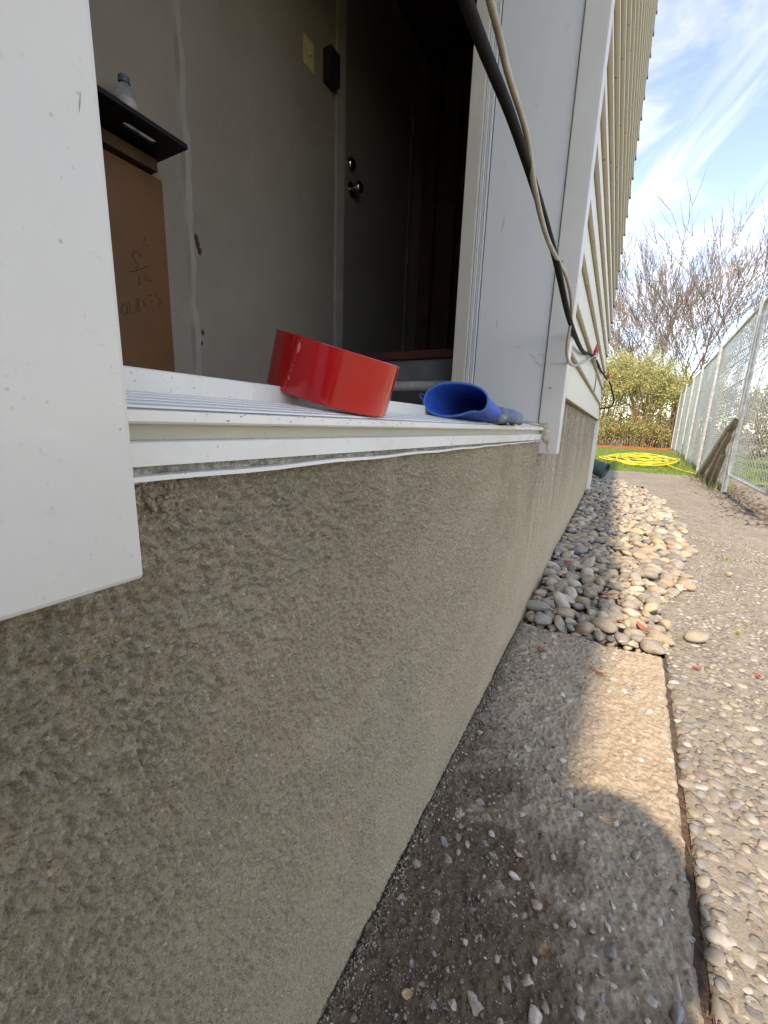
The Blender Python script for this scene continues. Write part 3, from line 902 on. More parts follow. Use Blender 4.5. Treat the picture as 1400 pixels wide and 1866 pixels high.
# reveal panel, ribs, wooden frame on the far jamb
jp = hp(MB().box(-0.452, -0.2265, 1.440, 1.470, 0.694, 2.70).build('jamb_panel', 'jamb_white', bevel=0.0015))
rb = [(-0.4585, 1.436), (-0.4655, 1.4385), (-0.4725, 1.436), (-0.479, 1.4385)]
for x, y in rb:
    o = MB().box(x - 0.0028, x + 0.0028, y, 1.470, 0.70, 2.70).build('weather_strip', 'jamb_white', jp, bevel=0.0008)
o = MB().box(-0.485, -0.453, 1.4445, 1.4695, 0.70, 2.70).build('groove_back', 'gasket', jp)
o = MB().box(-0.2265, -0.2237, 1.4445, 1.470, 0.70, 2.70).build('joint_gap', 'gasket', jp)
fr = hp(MB().box(-0.530, -0.4835, 1.428, 1.472, 0.70, 2.70).build('door_frame', 'frame_wood', bevel=0.002))
jl = hp(MB().box(-0.530, WX - 0.013, 0.040, 0.062, 0.66, 2.70).build('door_frame', 'frame_wood'))
hp(MB().box(-0.530, WX - 0.013, 0.063, 1.427, 2.60, 2.65).build('door_frame', 'frame_wood'))
# scratches on the panel
mb = MB()
for (x, z, dx, dz) in [(-0.275, 0.935, 0.022, -0.018), (-0.262, 0.915, 0.03, -0.022), (-0.32, 0.955, 0.016, 0.004), (-0.25, 0.932, 0.018, -0.002), (-0.40, 1.30, 0.006, 0.05), (-0.39, 1.02, 0.003, 0.03)]:
    mb.tube([(x, 1.4396, z), (x + dx * 0.5, 1.4394, z + dz * 0.45), (x + dx, 1.4396, z + dz)], [0.0002, 0.0008, 0.0002], 4)
tag(mb.build('scratches', 'gasket', jp), kind='stuff')

# ---- sill
def lerp_prof(pa, pb, t):
    return [(a[0] * (1 - t) + b[0] * t, a[1] * (1 - t) + b[1] * t) for a, b in zip(pa, pb)]
def sill_prof(zb, zt):
    # front fascia, recessed band, lip, ribbed top that slopes outward
    s = (zt - zb)
    z = lambda f: zb + s * f
    p = [(-0.228, z(0.0)), (-0.2085, z(0.0)), (-0.2080, z(0.42)), (-0.2095, z(0.445)), (-0.2185, z(0.45)), (-0.2190, z(0.72)), (-0.2055, z(0.76)), (-0.2045, z(0.80)), (-0.2045, z(0.985)), (-0.2060, z(1.0))]
    x = -0.2100; zz = z(1.0)
    for r in range(5):
        p += [(x, zz - 0.0012), (x - 0.0012, zz + 0.0022), (x - 0.0070, zz + 0.0034), (x - 0.0082, zz + 0.0002)]
        x -= 0.0125; zz += 0.0021
    p += [(x, zz), (-0.300, zz), (-0.300, z(0.0))]
    return p, zz
pa, za_ = sill_prof(0.6745, 0.7025); pb, zb_ = sill_prof(0.6675, 0.7065)
sill = hp(MB().extrude_y(pa, 0.060, 1.4285, pb).build('sill', 'sill_white'))
for r_i in range(5):  # thin dark strips put in as the shade between the ribs
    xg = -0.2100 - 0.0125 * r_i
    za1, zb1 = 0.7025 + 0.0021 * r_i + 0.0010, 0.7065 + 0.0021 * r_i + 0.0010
    MB().add([(xg + 0.0006, 0.0905, za1 - 0.0006), (xg + 0.0006, 1.428, zb1 - 0.0006), (xg - 0.0003, 1.428, zb1), (xg - 0.0003, 0.0905, za1)], [(0, 1, 2, 3)]).build('groove_line', 'groove_shade', sill)
# dirty beige band set in the recess
MB().add([(-0.2176, 0.0905, 0.6745 + 0.028 * 0.46), (-0.2176, 1.428, 0.6675 + 0.039 * 0.46), (-0.2176, 1.428, 0.6675 + 0.039 * 0.73), (-0.2176, 0.0905, 0.6745 + 0.028 * 0.73)], [(0, 1, 2, 3)]).build('sill_band', 'sill_beige', sill)
rl = MB().extrude_y([(-0.2735, za_ - 0.001), (-0.2735, 0.7285), (-0.2745, 0.7295), (-0.2790, 0.7295), (-0.2800, 0.7285), (-0.2800, za_ - 0.001)], 0.060, 1.4275,
                    [(-0.2735, zb_ - 0.001), (-0.2735, 0.7315), (-0.2745, 0.7325), (-0.2790, 0.7325), (-0.2800, 0.7315), (-0.2800, zb_ - 0.001)]).build('sill_rail', 'sill_white', sill)
# mortar bed and thin flashing below the fascia
ya = np.arange(0.06, 1.43, 0.003); za = np.linspace(0, 1, 7)
A, B = np.meshgrid(ya, za, indexing='ij')
Zm = 0.664 + B * 0.013
Xm = -0.2165 + 0.004 * vnoise(A, B * 0.02, 0.012, 61) + 0.003 * vnoise(A, B * 0.02, 0.005, 62) - 0.003 * B
np_mesh('mortar_bed', np.stack([Xm, A, Zm], -1).reshape(-1, 3), grid_faces(len(ya), len(za)), 'mortar', sill)
nfl = 40
mb = MB(); 
for i in range(nfl):
    y0 = 0.088 + (1.428 - 0.088) * i / nfl; y1 = 0.088 + (1.428 - 0.088) * (i + 1) / nfl
    w0 = 0.0006 * math.sin(i * 1.3) ; w1 = 0.0006 * math.sin((i + 1) * 1.3)
    a = 0.6675 - 0.0035 * i / nfl; b = 0.6675 - 0.0035 * (i + 1) / nfl
    mb.add([(-0.2155, y0, a + w0 - 0.001), (-0.2075, y0, a + w0 - 0.0015), (-0.2075, y0, a + w0 + 0.0012), (-0.2155, y0, a + w0 + 0.0015),
            (-0.2155, y1, b + w1 - 0.001), (-0.2075, y1, b + w1 - 0.0015), (-0.2075, y1, b + w1 + 0.0012), (-0.2155, y1, b + w1 + 0.0015)],
           [(0, 4, 5, 1), (1, 5, 6, 2), (2, 6, 7, 3), (3, 7, 4, 0)])
mb.build('flashing', 'sill_white', sill)
# paint chips and specks along the lip
mb = MB()
for i in range(70):
    y = random.uniform(0.10, 1.35); r = random.uniform(0.0003, 0.0009)
    f = (y - 0.06) / 1.37
    zt = 0.7025 * (1 - f) + 0.7065 * f
    zc_ = zt - random.uniform(0.0005, 0.005)
    n_ = 6
    vs = [(-0.2042, y + 1.8 * r * math.cos(6.283 * q / n_) * random.uniform(0.6, 1.2), zc_ + r * 0.7 * math.sin(6.283 * q / n_) * random.uniform(0.6, 1.2)) for q in range(n_)]
    mb.add(vs, [tuple(range(n_))])
tag(mb.build('paint_chips', 'gasket', sill), kind='stuff')
# smear of caulk at the far end of the sill
bm = bmesh.new()
mb = MB()
def blob(cx, cy, cz, rx, ry, rz, seed):
    r = random.Random(seed)
    v, f = LOW[seed % 8]
    mb.add([(cx + p[0] * rx, cy + p[1] * ry, cz + p[2] * rz) for p in v], [tuple(q) for q in f])
blob(-0.196, 1.4275, 0.690, 0.016, 0.006, 0.030, 1)
blob(-0.207, 1.425, 0.712, 0.016, 0.008, 0.008, 2)
blob(-0.189, 1.4275, 0.672, 0.010, 0.005, 0.018, 3)
blob(-0.235, 1.40, 0.714, 0.022, 0.045, 0.006, 4)
blob(-0.250, 1.42, 0.718, 0.020, 0.022, 0.008, 5)
mb.tube([(-0.192, 1.428, 0.664), (-0.187, 1.4285, 0.652), (-0.189, 1.4285, 0.640), (-0.184, 1.4285, 0.632), (-0.178, 1.429, 0.629)], [0.003, 0.0018, 0.0015, 0.0012, 0.0004], 6)
bm.free()
hp(mb.build('caulk_smear', 'caulk', smooth=True))
# crumbling mortar at the near end
mb = MB()
for i in range(110):
    v, f = LOW[i % 8]; r = random.uniform(0.0006, 0.0022)
    p = (WX + random.uniform(0.0, 0.003), random.uniform(0.092, 0.15), 0.664 - abs(random.gauss(0, 0.012)))
    mb.add([tuple(np.array(p) + q * r) for q in v], [tuple(q) for q in f])
tag(hp(mb.build('crumbled_mortar', 'stucco', smooth=True)), kind='stuff')

# ---- room behind the doorway
XB = -1.45
iw = hp(MB().box(XB - 0.08, XB, -1.2, 2.02, 0.55, 3.1).build('interior_wall', 'interior_wall'))
hp(MB().box(XB - 0.08, XB, 2.88, 3.1, 0.55, 3.1).build('interior_wall', 'interior_wall'))
hp(MB().box(XB - 0.08, XB, 2.02, 2.88, 3.0, 3.1).build('interior_wall', 'interior_wall'))
ew = hp(MB().box(XB, -0.5, 3.05, 3.1, 0.55, 3.1).build('interior_wall', 'dark_wood'))
hp(MB().box(XB, -0.5, -1.2, -1.15, 0.55, 3.1).build('interior_wall', 'dark_wood'))
hp(MB().box(XB - 0.08, -0.5, -1.2, 3.1, 3.1, 3.15).build('ceiling', 'dark_wood'))
hp(MB().box(XB - 0.08, -0.48, -1.2, 3.1, 0.55, 0.60).build('floor', 'floor_dark'))
# studs of the dark end wall
for x in (-1.36, -1.20, -0.98, -0.76):
    MB().box(x - 0.035, x + 0.035, 2.99, 3.0495, 1.02, 3.08).build('stud', 'dark_wood', ew)
MB().box(-0.93, -0.86, 2.995, 3.0494, 1.62, 1.80).build('paper', 'interior_trim', ew)
# landing in front of the inner door
ld = hp(MB().box(XB, -0.56, 1.762, 3.05, 0.60, 0.984).build('landing', 'riser_grey'))
MB().box(XB + 0.001, -0.558, 1.745, 3.049, 0.985, 1.022).build('tread', 'red_wood', ld, bevel=0.004)
# lumpy taped joint on the interior wall
yj = 1.105
zs = np.arange(0.6, 3.08, 0.012)
mb = MB(); prev = None
for i in range(len(zs) - 1):
    z0, z1 = zs[i], zs[i + 1]
    def edge_(z):
        return 0.013 + 0.003 * math.sin(z * 9) + 0.003 * math.sin(z * 31 + 1) + 0.002 * math.sin(z * 77)
    a0, a1 = edge_(z0), edge_(z1)
    t0, t1 = 0.012 + 0.004 * math.sin(z0 * 21), 0.012 + 0.004 * math.sin(z1 * 21)
    mb.add([(XB, yj - 0.02, z0), (XB + t0, yj - 0.012, z0), (XB + t0, yj + a0 - 0.004, z0), (XB, yj + a0, z0),
            (XB, yj - 0.02, z1), (XB + t1, yj - 0.012, z1), (XB + t1, yj + a1 - 0.004, z1), (XB, yj + a1, z1)],
           [(0, 1, 5, 4), (1, 2, 6, 5), (2, 3, 7, 6)])
mb.build('joint_strip', 'interior_trim', iw, smooth=True)
mb = MB()
for (y, z, r) in [(yj + 0.024, 1.345, 0.010), (yj + 0.030, 1.325, 0.012), (yj + 0.036, 1.305, 0.010), (yj + 0.03, 1.02, 0.008), (yj + 0.022, 0.98, 0.006)]:
    v, f = LOW[int(z * 100) % 8]
    mb.add([(XB + 0.004 + p[0] * 0.006, y + p[1] * r * 0.7, z + p[2] * r * 1.3) for p in v], [tuple(q) for q in f])
tag(mb.build('broken_plaster', 'batten_wood', iw, smooth=True), kind='stuff')
# inner door
MBD = lambda: MB()
dr = hp(MBD().box(XB - 0.035, XB + 0.004, 2.075, 2.835, 1.025, 2.98).build('door', 'interior_door', bevel=0.002))
def lathe_x(prof, loc, name, mat, parent):
    m = MB().lathe(prof, 24)
    m.v = [(loc[0] + z, loc[1] + x, loc[2] + y) for x, y, z in m.v]
    return m.build(name, mat, parent, smooth=True)
knob = lathe_x([(0.0001, 0.0), (0.036, 0.0), (0.036, 0.006), (0.030, 0.011), (0.013, 0.016), (0.012, 0.030), (0.020, 0.036), (0.028, 0.046), (0.029, 0.056), (0.024, 0.066), (0.012, 0.071), (0.0001, 0.072)], (XB + 0.0045, 2.135, 1.945), 'knob', 'knob_metal', dr)
dead = lathe_x([(0.0001, 0.0), (0.033, 0.0), (0.033, 0.008), (0.027, 0.018), (0.020, 0.022), (0.0001, 0.023)], (XB + 0.0045, 2.128, 2.062), 'deadbolt', 'knob_metal', dr)
for z in (1.22, 1.85, 2.62):
    m = MB().tube([(XB + 0.012, 2.842, z - 0.045), (XB + 0.012, 2.842, z + 0.045)], 0.008, 10)
    m.box(XB + 0.0045, XB + 0.007, 2.815, 2.834, z - 0.045, z + 0.045)
    m.build('hinge', 'interior_door', dr)
cs = hp(MB().box(XB + 0.0002, XB + 0.016, 1.985, 2.048, 1.023, 3.0).build('door_trim', 'interior_trim', bevel=0.003))
for y0, y1, t in ((2.050, 2.056, 0.010), (2.059, 2.065, 0.007), (2.067, 2.073, 0.004)):
    MB().box(XB - 0.03, XB + t, y0, y1, 1.023, 2.99).build('trim_bead', 'interior_trim', cs)
hp(MB().box(XB - 0.034, XB + 0.006, 2.838, 2.905, 1.023, 2.981).build('door_trim', 'interior_door', bevel=0.003))
hp(MB().box(XB - 0.034, XB + 0.006, 2.075, 2.905, 2.983, 3.04).build('door_trim', 'interior_door'))
# switch and black box beside the door
sp = hp(MB().box(XB, XB + 0.006, 1.742, 1.815, 2.27, 2.385).build('switch_plate', 'switch_tan', bevel=0.002))
MB().box(XB + 0.006, XB + 0.018, 1.775, 1.782, 2.318, 2.336).build('toggle', 'switch_tan', sp)
hp(MB().box(XB, XB + 0.05, 1.885, 1.965, 2.29, 2.425).build('wall_box', 'black_plastic', bevel=0.006))

# =============================================================== THINGS INDOORS
# hardboard sheet with pencil marks
brd = MB().box(-1.436, -1.430, 0.30, 0.995, 0.60, 1.462).build('hardboard_sheet', 'hardboard')
tag(brd, 'brown hardboard sheet with handwritten marks standing below the black shelf', 'board')
def hand(px, py):             # crop coordinates of the handwriting -> sheet plane (y, z)
    y = 0.823 + (px - 30) * (0.954 - 0.823) / (110 - 30)
    return y, py
strokes = [
    # cup shaped sign over a slanted bar over two small signs
    [(0.905, 1.205), (0.893, 1.214), (0.880, 1.212), (0.873, 1.199), (0.880, 1.184), (0.892, 1.176), (0.886, 1.168), (0.876, 1.163)],
    [(0.860, 1.147), (0.885, 1.158), (0.912, 1.176), (0.933, 1.189)],
    [(0.886, 1.142), (0.893, 1.136), (0.884, 1.128), (0.894, 1.122), (0.883, 1.115)],
    [(0.908, 1.158), (0.917, 1.152), (0.907, 1.143), (0.918, 1.138), (0.930, 1.140)],
    # row of figures below
    [(0.836, 1.046), (0.826, 1.038), (0.822, 1.018), (0.832, 1.012), (0.842, 1.030), (0.840, 1.048), (0.842, 1.016)],
    [(0.850, 1.056), (0.850, 1.022), (0.858, 1.024)],
    [(0.880, 1.072), (0.872, 1.064), (0.879, 1.052), (0.884, 1.038), (0.876, 1.032), (0.871, 1.042), (0.880, 1.056), (0.884, 1.066), (0.878, 1.073)],
    [(0.894, 1.072), (0.900, 1.064), (0.898, 1.056), (0.906, 1.062)],
    [(0.916, 1.090), (0.930, 1.098)], [(0.918, 1.072), (0.932, 1.078)],
    [(0.950, 1.112), (0.940, 1.108), (0.942, 1.096), (0.953, 1.094), (0.958, 1.080), (0.948, 1.062)],
    [(0.916, 1.262), (0.924, 1.268), (0.920, 1.258)], [(0.908, 1.240), (0.914, 1.243)], [(0.922, 1.244), (0.930, 1.248)],
]
mb = MB()
for s in strokes:
    mb.tube([(-1.4298, y, z) for y, z in s], 0.0012, 5)
mb.build('handwriting', 'ink', brd)
bt = MB().box(-1.4485, -1.405, 0.30, 0.965, 1.468, 1.502).build('batten', 'batten_wood')
tag(bt, 'short wooden batten on the wall under the black shelf', 'batten')
# black shelf with handle slot: built as a frame round the slot
sh = empty('shelf', (-1.36, 0.7, 1.51), 'thin black shelf panel with an oblong hand slot, below the water bottle', 'shelf')
xf, xb, yr, zt = -1.278, -1.449, 0.985, 1.510
sx0, sx1, sy0, sy1 = -1.356, -1.332, 0.825, 0.925
bm = bmesh.new()
outer = [(xf, 0.25), (xf, yr), (xb, yr), (xb, 0.25)]
rr = (sx1 - sx0) / 2; cxs = (sx0 + sx1) / 2
inner = [(cxs + rr * math.cos(a), sy1 - rr + rr * math.sin(a)) for a in [math.pi * i / 8 for i in range(9)]] + [(cxs - rr * math.cos(a), sy0 + rr - rr * math.sin(a)) for a in [math.pi * i / 8 for i in range(9)]]
def loop(pts):
    vs = [bm.verts.new((x + 1.36, y - 0.7, 0)) for x, y in pts]
    return [bm.edges.new((vs[i], vs[(i + 1) % len(vs)])) for i in range(len(vs))]
ed = loop(outer) + loop(inner)
bmesh.ops.triangle_fill(bm, use_beauty=True, edges=ed)
r_ = bmesh.ops.extrude_face_region(bm, geom=list(bm.faces))
bmesh.ops.translate(bm, verts=[v for v in r_['geom'] if isinstance(v, bmesh.types.BMVert)], vec=(0, 0, 0.007))
bmesh.ops.recalc_face_normals(bm, faces=bm.faces)
me = bpy.data.meshes.new('panel'); bm.to_mesh(me); bm.free(); me.materials.append(MATS['black_shelf'])
o = bpy.data.objects.new('panel', me); C.objects.link(o); o.parent = sh
o = MB().box(xf + 1.36 - 0.004, xf + 1.36 - 0.0005, -0.45, yr - 0.7 - 0.0005, 0.0072, 0.013).build('front_lip', 'black_shelf', sh)
# water bottle
bo = empty('water_bottle', (-1.385, 0.865, 1.5172), 'small clear plastic water bottle with dark cap on the black shelf', 'bottle')
bd = MB().lathe([(0.0001, 0.001), (0.026, 0.001), (0.030, 0.006), (0.030, 0.030), (0.0288, 0.033), (0.030, 0.036), (0.030, 0.082), (0.027, 0.098), (0.018, 0.114), (0.013, 0.120), (0.013, 0.126)], 28).build('body', 'bottle_plastic', bo, smooth=True)
MB().lathe([(0.0306, 0.040), (0.0306, 0.078)], 28).build('label_sleeve', 'bottle_label', bo, smooth=True)
MB().lathe([(0.0001, 0.139), (0.0145, 0.139), (0.0155, 0.137), (0.0155, 0.123), (0.013, 0.123)], 24).build('cap', 'bottle_cap', bo, smooth=True)
# pipe on a dark block behind the sill
pb_ = MB().box(-1.1, -0.56, 1.60, 1.743, 0.601, 0.8365).build('block', 'floor_dark')
tag(pb_, 'dark timber block on the floor inside, carrying the grey pipe', 'block')
m = MB()
seg = 20
prof = [(0.0225, 0.0), (0.0225, 0.62), (0.0195, 0.62), (0.0195, 0.0)]
m.lathe(prof, seg); m.f += [(0, 0, 0)][:0]
m.v = [(-1.14 + z, 1.655 + x, 0.8590 + y) for x, y, z in m.v]
tag(m.build('metal_pipe', 'pipe_metal', smooth=True), 'grey metal pipe lying across just inside the doorway', 'pipe')

# =============================================================== THINGS ON THE SILL
ax = Vector((0.28, 0.004, 0.96)).normalized()
TW = 0.0505
ctop = Vector((-0.252, 0.357, 0.772))
tp = empty('tape_roll', ctop - ax * TW, 'glossy red roll of adhesive tape leaning on the white sill', 'tape roll')
tp.rotation_mode = 'QUATERNION'
tp.rotation_quaternion = ax.to_track_quat('Z', 'Y')
RO, RI = 0.0625, 0.040
MB().lathe([(RO - 0.0006, 0.0), (RO, 0.0006), (RO, TW - 0.0006), (RO - 0.0006, TW)], 96).build('outer_wrap', 'tape_red', tp, smooth=True)
mb = MB()
for z, s in ((0.0, 1), (TW, -1)):
    prof = []
    nr = 14
    for i in range(nr + 1):
        r = RO - 0.0006 - (RO - 0.0006 - RI) * i / nr
        prof.append((r, z + s * (0.0004 if i % 2 else 0.0)))
    mb.lathe(prof, 72)
mb.build('layered_side', 'tape_rim', tp)
MB().lathe([(RI, 0.0005), (RI, TW - 0.0005), (RI - 0.003, TW - 0.0005), (RI - 0.003, 0.0005), (RI, 0.0005)], 64).build('core', 'cardboard', tp, smooth=True)
# loose torn end of the tape
q = tp.rotation_quaternion
def roll_angle(P):
    v = q.inverted() @ (Vector(P) - (ctop - ax * TW))
    return math.atan2(v.y, v.x)
a_cam = roll_angle(CAM)
mb = MB()
nz_ = 22
a_end = a_cam - 0.60
zz = [TW * (0.015 + 0.97 * i / nz_) for i in range(nz_ + 1)]
ja = [a_end + 0.16 * (i / nz_ - 0.5) + random.uniform(-0.018, 0.018) for i in range(nz_ + 1)]
vs = []; fs = []
for i in range(nz_ + 1):
    for jn, (da, dr_) in enumerate(((0.0, 0.0002), (-0.02, 0.0007), (-0.10, 0.00035), (-0.5, 0.00025))):
        a = ja[i] + da
        vs.append(((RO + dr_) * math.cos(a), (RO + dr_) * math.sin(a), zz[i]))
for i in range(nz_):
    for jn in range(3):
        fs.append((i * 4 + jn, i * 4 + jn + 1, (i + 1) * 4 + jn + 1, (i + 1) * 4 + jn))
mb.add(vs, fs); mb.build('torn_end', 'tape_red', tp, smooth=True)
mb = MB()
for (i, wd, ht) in [(2, 0.010, 0.0010), (4, 0.008, 0.0012), (6, 0.03, 0.003), (9, 0.010, 0.0012), (11, 0.012, 0.0012), (13, 0.008, 0.001), (18, 0.05, 0.006), (21, 0.012, 0.001)]:
    a = ja[i] - 0.005; z = zz[i]; R_ = RO + 0.0010
    pts = []
    for t in range(7):
        th = 6.283 * t / 7
        pts.append((R_ * math.cos(a + wd * 0.6 * math.cos(th) * random.uniform(0.6, 1.1)), R_ * math.sin(a + wd * 0.6 * math.cos(th)), z + ht * math.sin(th) * random.uniform(0.6, 1.1)))
    mb.add(pts, [tuple(range(7))])
tag(mb.build('tear_marks', 'tape_end_pale', tp), kind='stuff')

# glove
A0 = Vector((-0.230, 0.645, 0.738)); B0 = Vector((-0.222, 0.985, 0.722))
gl = empty('work_glove', A0, 'bright blue work glove with open cuff and muddy grey fingers on the white sill', 'glove')
axg = (B0 - A0).normalized(); side = Vector((1, 0, 0)); side = (side - axg * side.dot(axg)).normalized(); upg = side.cross(axg).normalized()
if upg.z < 0: upg = -upg
L = (B0 - A0).length
def ring(s, a, b, n=40, drop=0.0, tilt=0.0, fold=0.0):
    pts = []
    for i in range(n):
        th = 2 * math.pi * i / n
        cx_ = math.cos(th); sy_ = math.sin(th)
        bb = b * (1.0 if sy_ > 0 else 0.86)
        x = a * math.copysign(abs(cx_) ** 0.85, cx_); y = bb * math.copysign(abs(sy_) ** 0.9, sy_)
        y += fold * math.exp(-((th - 5.15) / 0.42) ** 2)
        x += fold * 0.1 * math.sin(3 * th)
        pts.append(axg * (s * L + tilt * max(0.0, 1 - s / 0.4) * x) + side * x + upg * (y + drop))
    return pts
rings = [(0.0, 0.046, 0.0285, 0.0, 0.008), (0.03, 0.0458, 0.028, 0.0, 0.007), (0.10, 0.044, 0.026, -0.001, 0.006), (0.2, 0.041, 0.024, -0.003, 0.003), (0.32, 0.038, 0.021, -0.005, 0.001), (0.44, 0.037, 0.018, -0.006, 0), (0.47, 0.030, 0.013, -0.006, 0), (0.475, 0.002, 0.001, -0.006, 0)]
def loft(rs, n, wob=0.0):
    mb = MB(); vs = []; fs = []
    for (s, a, b, d, fo) in rs:
        p = ring(s, a, b, n, d, 0.42, fo)
        if wob: p = [q_ + Vector((random.uniform(-wob, wob), random.uniform(-wob, wob), random.uniform(-wob, wob))) for q_ in p]
        vs += p
    for i in range(len(rs) - 1):
        for j in range(n):
            t = (j + 1) % n
            fs.append((i * n + j, i * n + t, (i + 1) * n + t, (i + 1) * n + j))
    mb.add(vs, fs)
    return mb
o = loft(rings, 40, 0.0003).build('cuff', 'glove_blue', gl, smooth=True)
md = o.modifiers.new('thick', 'SOLIDIFY'); md.thickness = 0.0018; md.offset = -1
md = o.modifiers.new('sub', 'SUBSURF'); md.levels = md.render_levels = 1
p0 = ring(0.0, 0.0465, 0.029, 40, 0.0, 0.42, 0.008)
m = MB(); m.tube(p0 + [p0[0], p0[1]], 0.0019, 8, caps=False); m.build('cuff_binding', 'glove_rim', gl, smooth=True)
m = MB()
tabp = p0[20]
m.tube([tabp, tabp + side * -0.006 + upg * 0.004, tabp + side * -0.008 + upg * 0.010, tabp + side * -0.002 + upg * 0.009], 0.0012, 6); m.build('cuff_tab', 'glove_rim', gl, smooth=True)
# hand with fingers as one skinned mesh
hv = [(0.40, 0.0, -0.006, 0.040, 0.019), (0.52, 0.0, -0.006, 0.041, 0.018), (0.64, 0.0, -0.006, 0.042, 0.017)]
verts = []; edges = []; rad = []
def av(s, x, y, ra, rb_):
    verts.append(axg * (s * L) + side * x + upg * y); rad.append((ra, rb_)); return len(verts) - 1
c0 = av(0.49, 0, -0.006, 0.036, 0.018); c1 = av(0.55, 0, -0.006, 0.036, 0.018); c2 = av(0.66, 0, -0.006, 0.034, 0.016)
edges += [(c0, c1), (c1, c2)]
for xo, ln in ((-0.032, 0.24), (-0.011, 0.31), (0.011, 0.34), (0.031, 0.30)):
    a_ = av(0.71, xo, -0.004, 0.0125, 0.0125); b_ = av(0.71 + ln * 0.45, xo * 0.95, 0.001, 0.0115, 0.0115); c_ = av(0.71 + ln, xo * 0.85 + 0.002, -0.009, 0.0098, 0.0098)
    edges += [(c2, a_), (a_, b_), (b_, c_)]
t0 = av(0.60, 0.040, -0.004, 0.0135, 0.0135); t1 = av(0.74, 0.048, -0.008, 0.0115, 0.0115)
edges += [(c1, t0), (t0, t1)]
me = bpy.data.meshes.new('hand'); me.from_pydata(verts, edges, []); me.materials.append(MATS['glove_coated'])
o = bpy.data.objects.new('hand', me); C.objects.link(o); o.parent = gl
md = o.modifiers.new('skin', 'SKIN'); md.use_smooth_shade = True
for i, sv in enumerate(me.skin_vertices[0].data):
    sv.radius = rad[i]
me.skin_vertices[0].data[0].use_root = True
md = o.modifiers.new('sub', 'SUBSURF'); md.levels = md.render_levels = 2

# =============================================================== CABLES
def smooth_path(pts, n=10):
    P = [Vector(p) for p in pts]; out_ = []
    P = [P[0] * 2 - P[1]] + P + [P[-1] * 2 - P[-2]]
    for i in range(1, len(P) - 2):
        for k_ in range(n):
            t = k_ / n
            a, b, c, d = P[i - 1], P[i], P[i + 1], P[i + 2]
            out_.append(0.5 * ((2 * b) + (c - a) * t + (2 * a - 5 * b + 4 * c - d) * t * t + (3 * b - a - 3 * c + d) * t ** 3))
    out_.append(P[-2])
    return out_
bc = empty('black_cable', (-0.15, -0.6, 1.0), 'thick black cable strung across the doorway and along the siding', 'cable')
pts = smooth_path([(-0.150, -0.60, 1.015), (-0.147, 0.0, 1.018), (-0.145, 0.366, 1.020), (-0.144, 0.555, 1.029), (-0.143, 0.877, 1.017), (-0.145, 1.269, 0.980),
                   (-0.172, 2.05, 1.035), (-0.178, 2.55, 1.101), (-0.176, 3.06, 1.148), (-0.176, 4.0, 1.19), (-0.174, 4.49, 1.221), (-0.160, 5.0, 1.235)], 12)
M_ = MB(); M_.tube(pts, [0.0054 if p.y < 0.6 else min(0.0082, 0.0054 + (p.y - 0.6) * 0.0019) for p in pts], 14)
o = M_.build('sheath', 'cable_black', bc, smooth=True); o.matrix_parent_inverse = Matrix.Translation((0.15, 0.6, -1.0))
pts = smooth_path([(-0.155, 5.02, 1.235), (-0.125, 5.25, 1.21), (-0.105, 5.35, 1.155), (-0.066, 5.35, 1.040), (-0.092, 5.36, 0.972), (-0.160, 5.36, 0.956), (-0.20, 5.36, 0.955)], 10)
M_ = MB(); M_.tube(pts, 0.008, 10); o = M_.build('hanging_loop', 'cable_black', bc, smooth=True); o.matrix_parent_inverse = Matrix.Translation((0.15, 0.6, -1.0))
pts = smooth_path([(-0.140, -0.60, 1.09), (-0.140, 0.1, 1.06), (-0.140, 0.41, 1.049), (-0.140, 0.476, 1.042), (-0.140, 0.577, 1.042), (-0.140, 0.650, 1.018), (-0.140, 0.793, 1.005), (-0.141, 1.08, 1.030), (-0.1435, 1.25, 1.001),
                   (-0.152, 1.33, 0.911), (-0.160, 1.70, 0.930), (-0.172, 2.62, 1.090), (-0.172, 2.80, 1.125)], 12)
M_ = MB(); M_.tube(pts, [0.0034 if p.y < 0.6 else 0.0038 for p in pts], 10)
tag(M_.build('thin_beige_cable', 'cable_beige', smooth=True), 'thin beige cable sagging alongside the thick black one', 'cable')
# splice bundle: red tags with white ties
def splice(loc, hgt, label, down=None):
    e_ = empty('cable_splice', loc, label, 'cable splice')
    n_ = 8
    m = MB(); m.lathe([(0.0001, 0.0), (hgt * 0.20, 0.0), (hgt * 0.23, hgt * 0.3), (hgt * 0.10, hgt * 0.7), (0.0006, hgt)], 10); m.build('red_tag', 'tag_red', e_)
    m = MB()
    for (a, b) in (((-0.004, -0.03, -0.012), (0.006, 0.03, 0.006)), ((0.004, -0.025, 0.004), (0.008, 0.035, -0.01)), ((0.006, -0.01, -0.03), (0.004, 0.02, 0.03))):
        m.tube([a, tuple((np.array(a) + np.array(b)) / 2 + np.array([0.006, 0, 0])), b], 0.0035, 6)
    m.build('white_tie', 'wire_white', e_, smooth=True)
    return e_
splice((-0.164, 2.80, 1.135), 0.062, 'red wire tag bound with white tie on the siding, nearer of two')
s2 = splice((-0.150, 5.02, 1.225), 0.085, 'red wire tag with pale ties hanging at the house corner, farther of two')
pts = smooth_path([(-0.170, 2.83, 1.12), (-0.166, 3.10, 1.10), (-0.170, 3.30, 1.04), (-0.180, 3.49, 0.985)], 8)
tag(MB().tube(pts, 0.0045, 8).build('short_grey_wire', 'cable_beige', smooth=True), 'short loose wire end dangling from the nearer red tag', 'wire')

